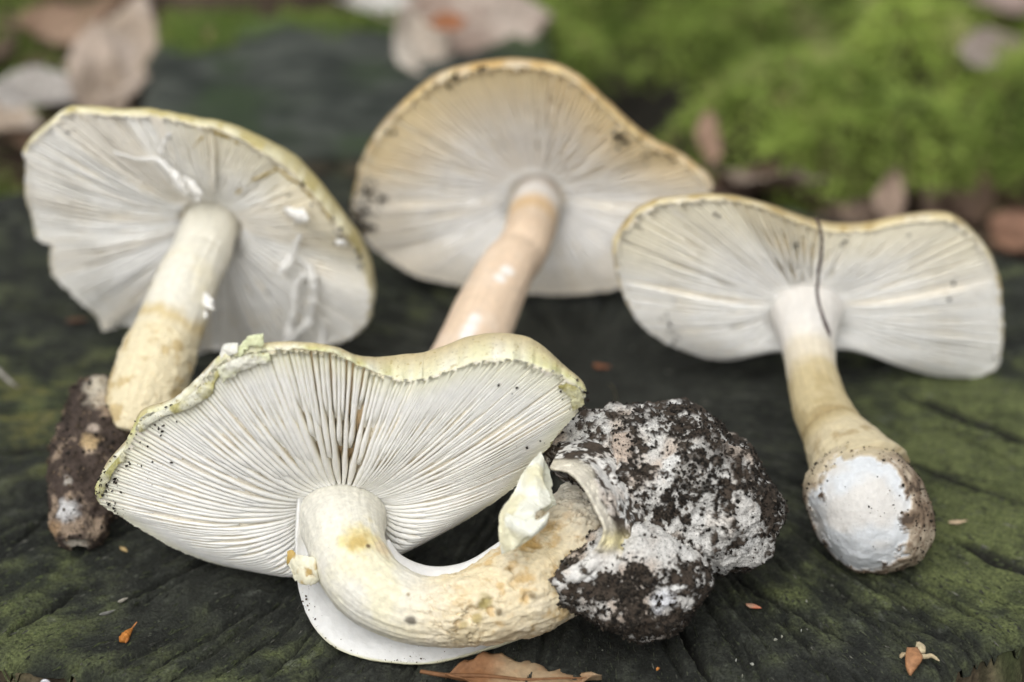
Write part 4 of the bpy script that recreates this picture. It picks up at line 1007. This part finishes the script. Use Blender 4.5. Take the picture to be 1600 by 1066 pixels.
leaf('small tan leaf stuck upright in the dark hollow of moss', PZ(1105, 215, -1.2), 1.6, .8, 1.9, (.2, -.9), .25, (.42, .28, .20), BRN, 10)
leaf('dull tan leaf just behind the right mushroom cap', PZ(1180, 290, -1.7), 3.2, 1.9, 2.6, (.6, .1), .3, (.40, .32, .26), (.26, .20, .15), 11)
leaf('narrow curled tan leaf under the moss bank', PZ(1385, 315, -1.9), 2.2, 1.0, 1.75, (.7, -.6), .35, (.42, .31, .24), (.26, .18, .13), 12)
leaf('rust brown leaf at the right edge below the moss', PZ(1585, 365, -2.6), 2.2, 1.4, .6, (.5, .2), .3, (.36, .20, .13), (.22, .13, .09), 13)
leaf('greyish leaf on the moss at the upper right', PZ(1550, 85, -.3), 2.8, 1.6, .7, (.4, .1), .3, (.40, .34, .30), (.26, .21, .18), 14)
leaf('pinkish leaf at the top right corner', PZ(1570, 5, -.2), 2.4, 1.3, .3, (.4, .1), .3, (.46, .36, .32), (.30, .22, .19), 15)
rl = random.Random(9)
for i in range(26):                            # litter in the dark gap behind the stump and left of the step
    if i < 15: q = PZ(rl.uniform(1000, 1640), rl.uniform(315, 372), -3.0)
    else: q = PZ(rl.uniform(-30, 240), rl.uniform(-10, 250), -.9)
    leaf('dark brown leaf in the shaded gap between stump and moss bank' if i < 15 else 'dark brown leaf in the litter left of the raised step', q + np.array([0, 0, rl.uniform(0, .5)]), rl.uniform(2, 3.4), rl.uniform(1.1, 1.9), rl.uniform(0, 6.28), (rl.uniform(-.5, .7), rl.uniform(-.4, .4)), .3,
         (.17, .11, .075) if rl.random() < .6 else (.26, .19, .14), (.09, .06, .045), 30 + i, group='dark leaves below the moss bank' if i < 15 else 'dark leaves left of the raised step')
leaf('orange brown torn leaf under the front mushroom stem at the bottom edge', PZ(818, 1058, .12), 3.1, 1.5, .02, (.05, .0), .03, (.30, .15, .07), (.42, .31, .19), 60, fold=.04, ragged=.5)

# ================================================================== small debris on the stump
def chip(name, label, cat, px, py, length, width, head, colA, colB, z=.10, seed=0, thick=.06, bend=.2, taper=1.0):
    nu, nv = 14, 10
    c0 = PZ(px, py, z)
    u = np.linspace(0, 1, nu); prof = np.sin(np.pi * np.clip(u, .02, .98)) ** .6 * (1 - taper * .6 * u)
    a = np.linspace(0, 2 * np.pi, nv, endpoint=False)
    x = (u - .5)[:, None] * length * np.ones((1, nv)); y = prof[:, None] * width * .5 * np.cos(a)[None]; zz = prof[:, None] * thick * np.sin(a)[None] + bend * length * ((u - .5) ** 2)[:, None]
    V = np.stack([x, y, zz], -1); V = V + (.10 * width * fbm(V * 8 + seed, 3, seed))[..., None]
    ch, sh = math.cos(head), math.sin(head)
    V = V @ np.array([[ch, -sh, 0], [sh, ch, 0], [0, 0, 1]]).T + c0
    c = mix(colA, colB, sst(-.3, .3, fbm(V * 5, 3, seed)))
    o = mesh(name, V.reshape(-1, 3), grid(nu, nv, wv=True), M_bits, base=c0, col=c.reshape(-1, 3))
    return tag(o, label, cat)
chip('bud_scale', 'reddish orange bud scale with pale tip beside the soil-caked bulb', 'bud scale', 1178, 948, .34, .17, -.4, (.42, .10, .04), (.50, .30, .2), seed=1)
chip('bud_scale', 'orange brown chip on dark wood between the front and right mushrooms', 'bud scale', 941, 573, .42, .24, -.3, (.32, .12, .05), (.20, .08, .04), seed=2)
chip('wood_chip', 'brown chip on the wood below the left mushroom cap', 'chip', 122, 500, .55, .3, .3, (.16, .07, .04), (.10, .05, .03), seed=3)
chip('wood_chip', 'pale chip on the bright green wood right of the white bulb', 'chip', 1497, 816, .42, .14, .15, (.55, .42, .28), (.42, .3, .2), seed=4)
chip('wood_chip', 'tan chip on the wood below the dark stem base', 'chip', 194, 859, .26, .14, -.8, (.46, .34, .16), (.3, .2, .1), seed=5)
chip('twig', 'whitish twig end at the left edge of the picture', 'twig', 8, 590, 1.5, .16, -.95, (.36, .34, .31), (.24, .22, .2), seed=6, z=.15)
chip('wood_chip', 'pale sliver on the wood below the front cap', 'chip', 192, 938, .25, .07, .7, (.40, .38, .32), (.3, .28, .24), seed=7)
chip('wood_chip', 'greyish splinter near the lower left patch of green', 'chip', 168, 958, .35, .06, .5, (.22, .22, .20), (.16, .16, .15), seed=8)
chip('wood_chip', 'tiny orange chip near the bottom edge right of the bulb', 'chip', 1028, 1045, .09, .05, .5, (.5, .2, .05), (.4, .2, .05), seed=9)
for i, (a_, b_) in enumerate([(1222, 995), (1252, 985), (1175, 1038), (1150, 1032), (1260, 940), (1212, 1000), (1160, 1056)]):
    tag(chip('lichen_fleck', '', '', a_, b_, .05 + .02 * (i % 3), .035, i * 1.3, (.34, .35, .31), (.25, .25, .2), seed=20 + i, z=.06), 'tiny pale fleck on the dark wood below the soil-caked bulb', 'fleck', 'pale flecks on the dark wood')
# orange spent flower with a stalk, lower left
t = thing('dried_bud', 'orange dried bud with a thin stalk on dark wood at lower left', 'bud', PZ(198, 993, .05))
def bits(name, pts, rads, parent, cA, n=20, k=8, seed=0):
    p, r, D, a = tube(np.array([[*q, r_] for q, r_ in zip(pts, rads)]), n, k)
    V = p[:, None] + D * (r * (1 + .3 * n1(np.arange(n) * .5, seed)))[:, None, None]
    return mesh(name, V.reshape(-1, 3), grid(n, k, wv=True), M_bits, parent, col=np.tile(np.array(cA), (n * k, 1)))
bits('bud_body', [PZ(187, 1003, .06), PZ(192, 998, .1), PZ(200, 989, .12), PZ(206, 983, .12)], [.02, .09, .07, .03], t, (.42, .16, .03))
bits('bud_body', [PZ(196, 1005, .06), PZ(198, 999, .08), PZ(201, 991, .09)], [.01, .05, .02], t, (.32, .12, .03), seed=2)
bits('stalk', [PZ(205, 984, .12), PZ(210, 977, .16), PZ(214, 972, .2)], [.022, .018, .012], t, (.36, .15, .05))
# star-shaped bud husk, lower right
t = thing('dried_husk', 'orange brown dried husk with pale pointed lobes on the wood at lower right', 'husk', PZ(1430, 1030, .02))
def lobe_(pts, wd, cA, seed):
    A_ = [p_ - RGT * w0 for p_, w0 in zip(pts, wd)]; B_ = [p_ + RGT * w0 for p_, w0 in zip(pts, wd)]
    sheet('husk_lobe', A_, B_, M_bits, t, nu=14, nv=8, bulge=.06, thick=.03, seed=seed, noise=.03, col=cA)
lobe_([PZ(1425, 1012, .3), PZ(1428, 1028, .28), PZ(1424, 1044, .15), PZ(1422, 1055, .06)], [.10, .17, .10, .01], (.34, .17, .08), 1)
lobe_([PZ(1438, 1020, .16), PZ(1438, 1010, .22), PZ(1434, 1003, .22)], [.10, .09, .02], (.50, .42, .27), 2)
lobe_([PZ(1415, 1020, .14), PZ(1410, 1024, .14), PZ(1407, 1028, .1)], [.07, .05, .01], (.46, .36, .22), 3)
bits('husk_lobe', [PZ(1432, 1024, .16), PZ(1446, 1026, .18), PZ(1456, 1025, .16), PZ(1468, 1033, .1)], [.05, .06, .05, .01], t, (.46, .38, .24), seed=3)
# small dark seed shell set in the front edge, lower left
q = PZ(76, 1058, -.25)
t = thing('snail_shell', 'small dark bluish shell with pale lip in the ragged edge at bottom left', 'shell', q)
aa = np.linspace(0, 2 * np.pi, 25)[:-1]; bb = np.linspace(.02, np.pi - .02, 14)
A_, B_ = np.meshgrid(aa, bb, indexing='ij')
V = q + np.stack([.11 * np.sin(B_) * np.cos(A_), -.35 + .10 * np.sin(B_) * np.sin(A_), .22 * np.cos(B_)], -1)
mesh('shell_body', V.reshape(-1, 3), grid(24, 14, wu=True), M_bits, t, col=np.tile(np.array((.03, .03, .05)), (24 * 14, 1)))
bits('lip', [q + np.array([-.12, -.4, .0]), q + np.array([-.07, -.42, .17]), q + np.array([.02, -.42, .23]), q + np.array([.10, -.42, .15]), q + np.array([.12, -.4, .0])], [.015, .03, .035, .03, .015], t, (.55, .55, .58))
# hair-like moss stalk behind the bulb
p, r, D, a = tube(np.array([[*PZ(962, 640, 0), .012], [*PY(962, 622, -3.5), .012], [*PY(958, 606, -3.8), .012], [*PY(951, 600, -4.0), .008]]), 24, 6)
tag(mesh('moss_stalk', (p[:, None] + D * r[:, None, None]).reshape(-1, 3), grid(24, 6, wv=True), M_bits, base=PZ(962, 640), col=np.tile(np.array((.34, .30, .18)), (144, 1))), 'fine pale moss stalk rising behind the soil-caked bulb', 'moss stalk')
print('tris', sum(sum(len(p.vertices) - 2 for p in o.data.polygons) for o in COL.objects if o.type == 'MESH' and len(o.data.polygons) < 20000), len(COL.objects))
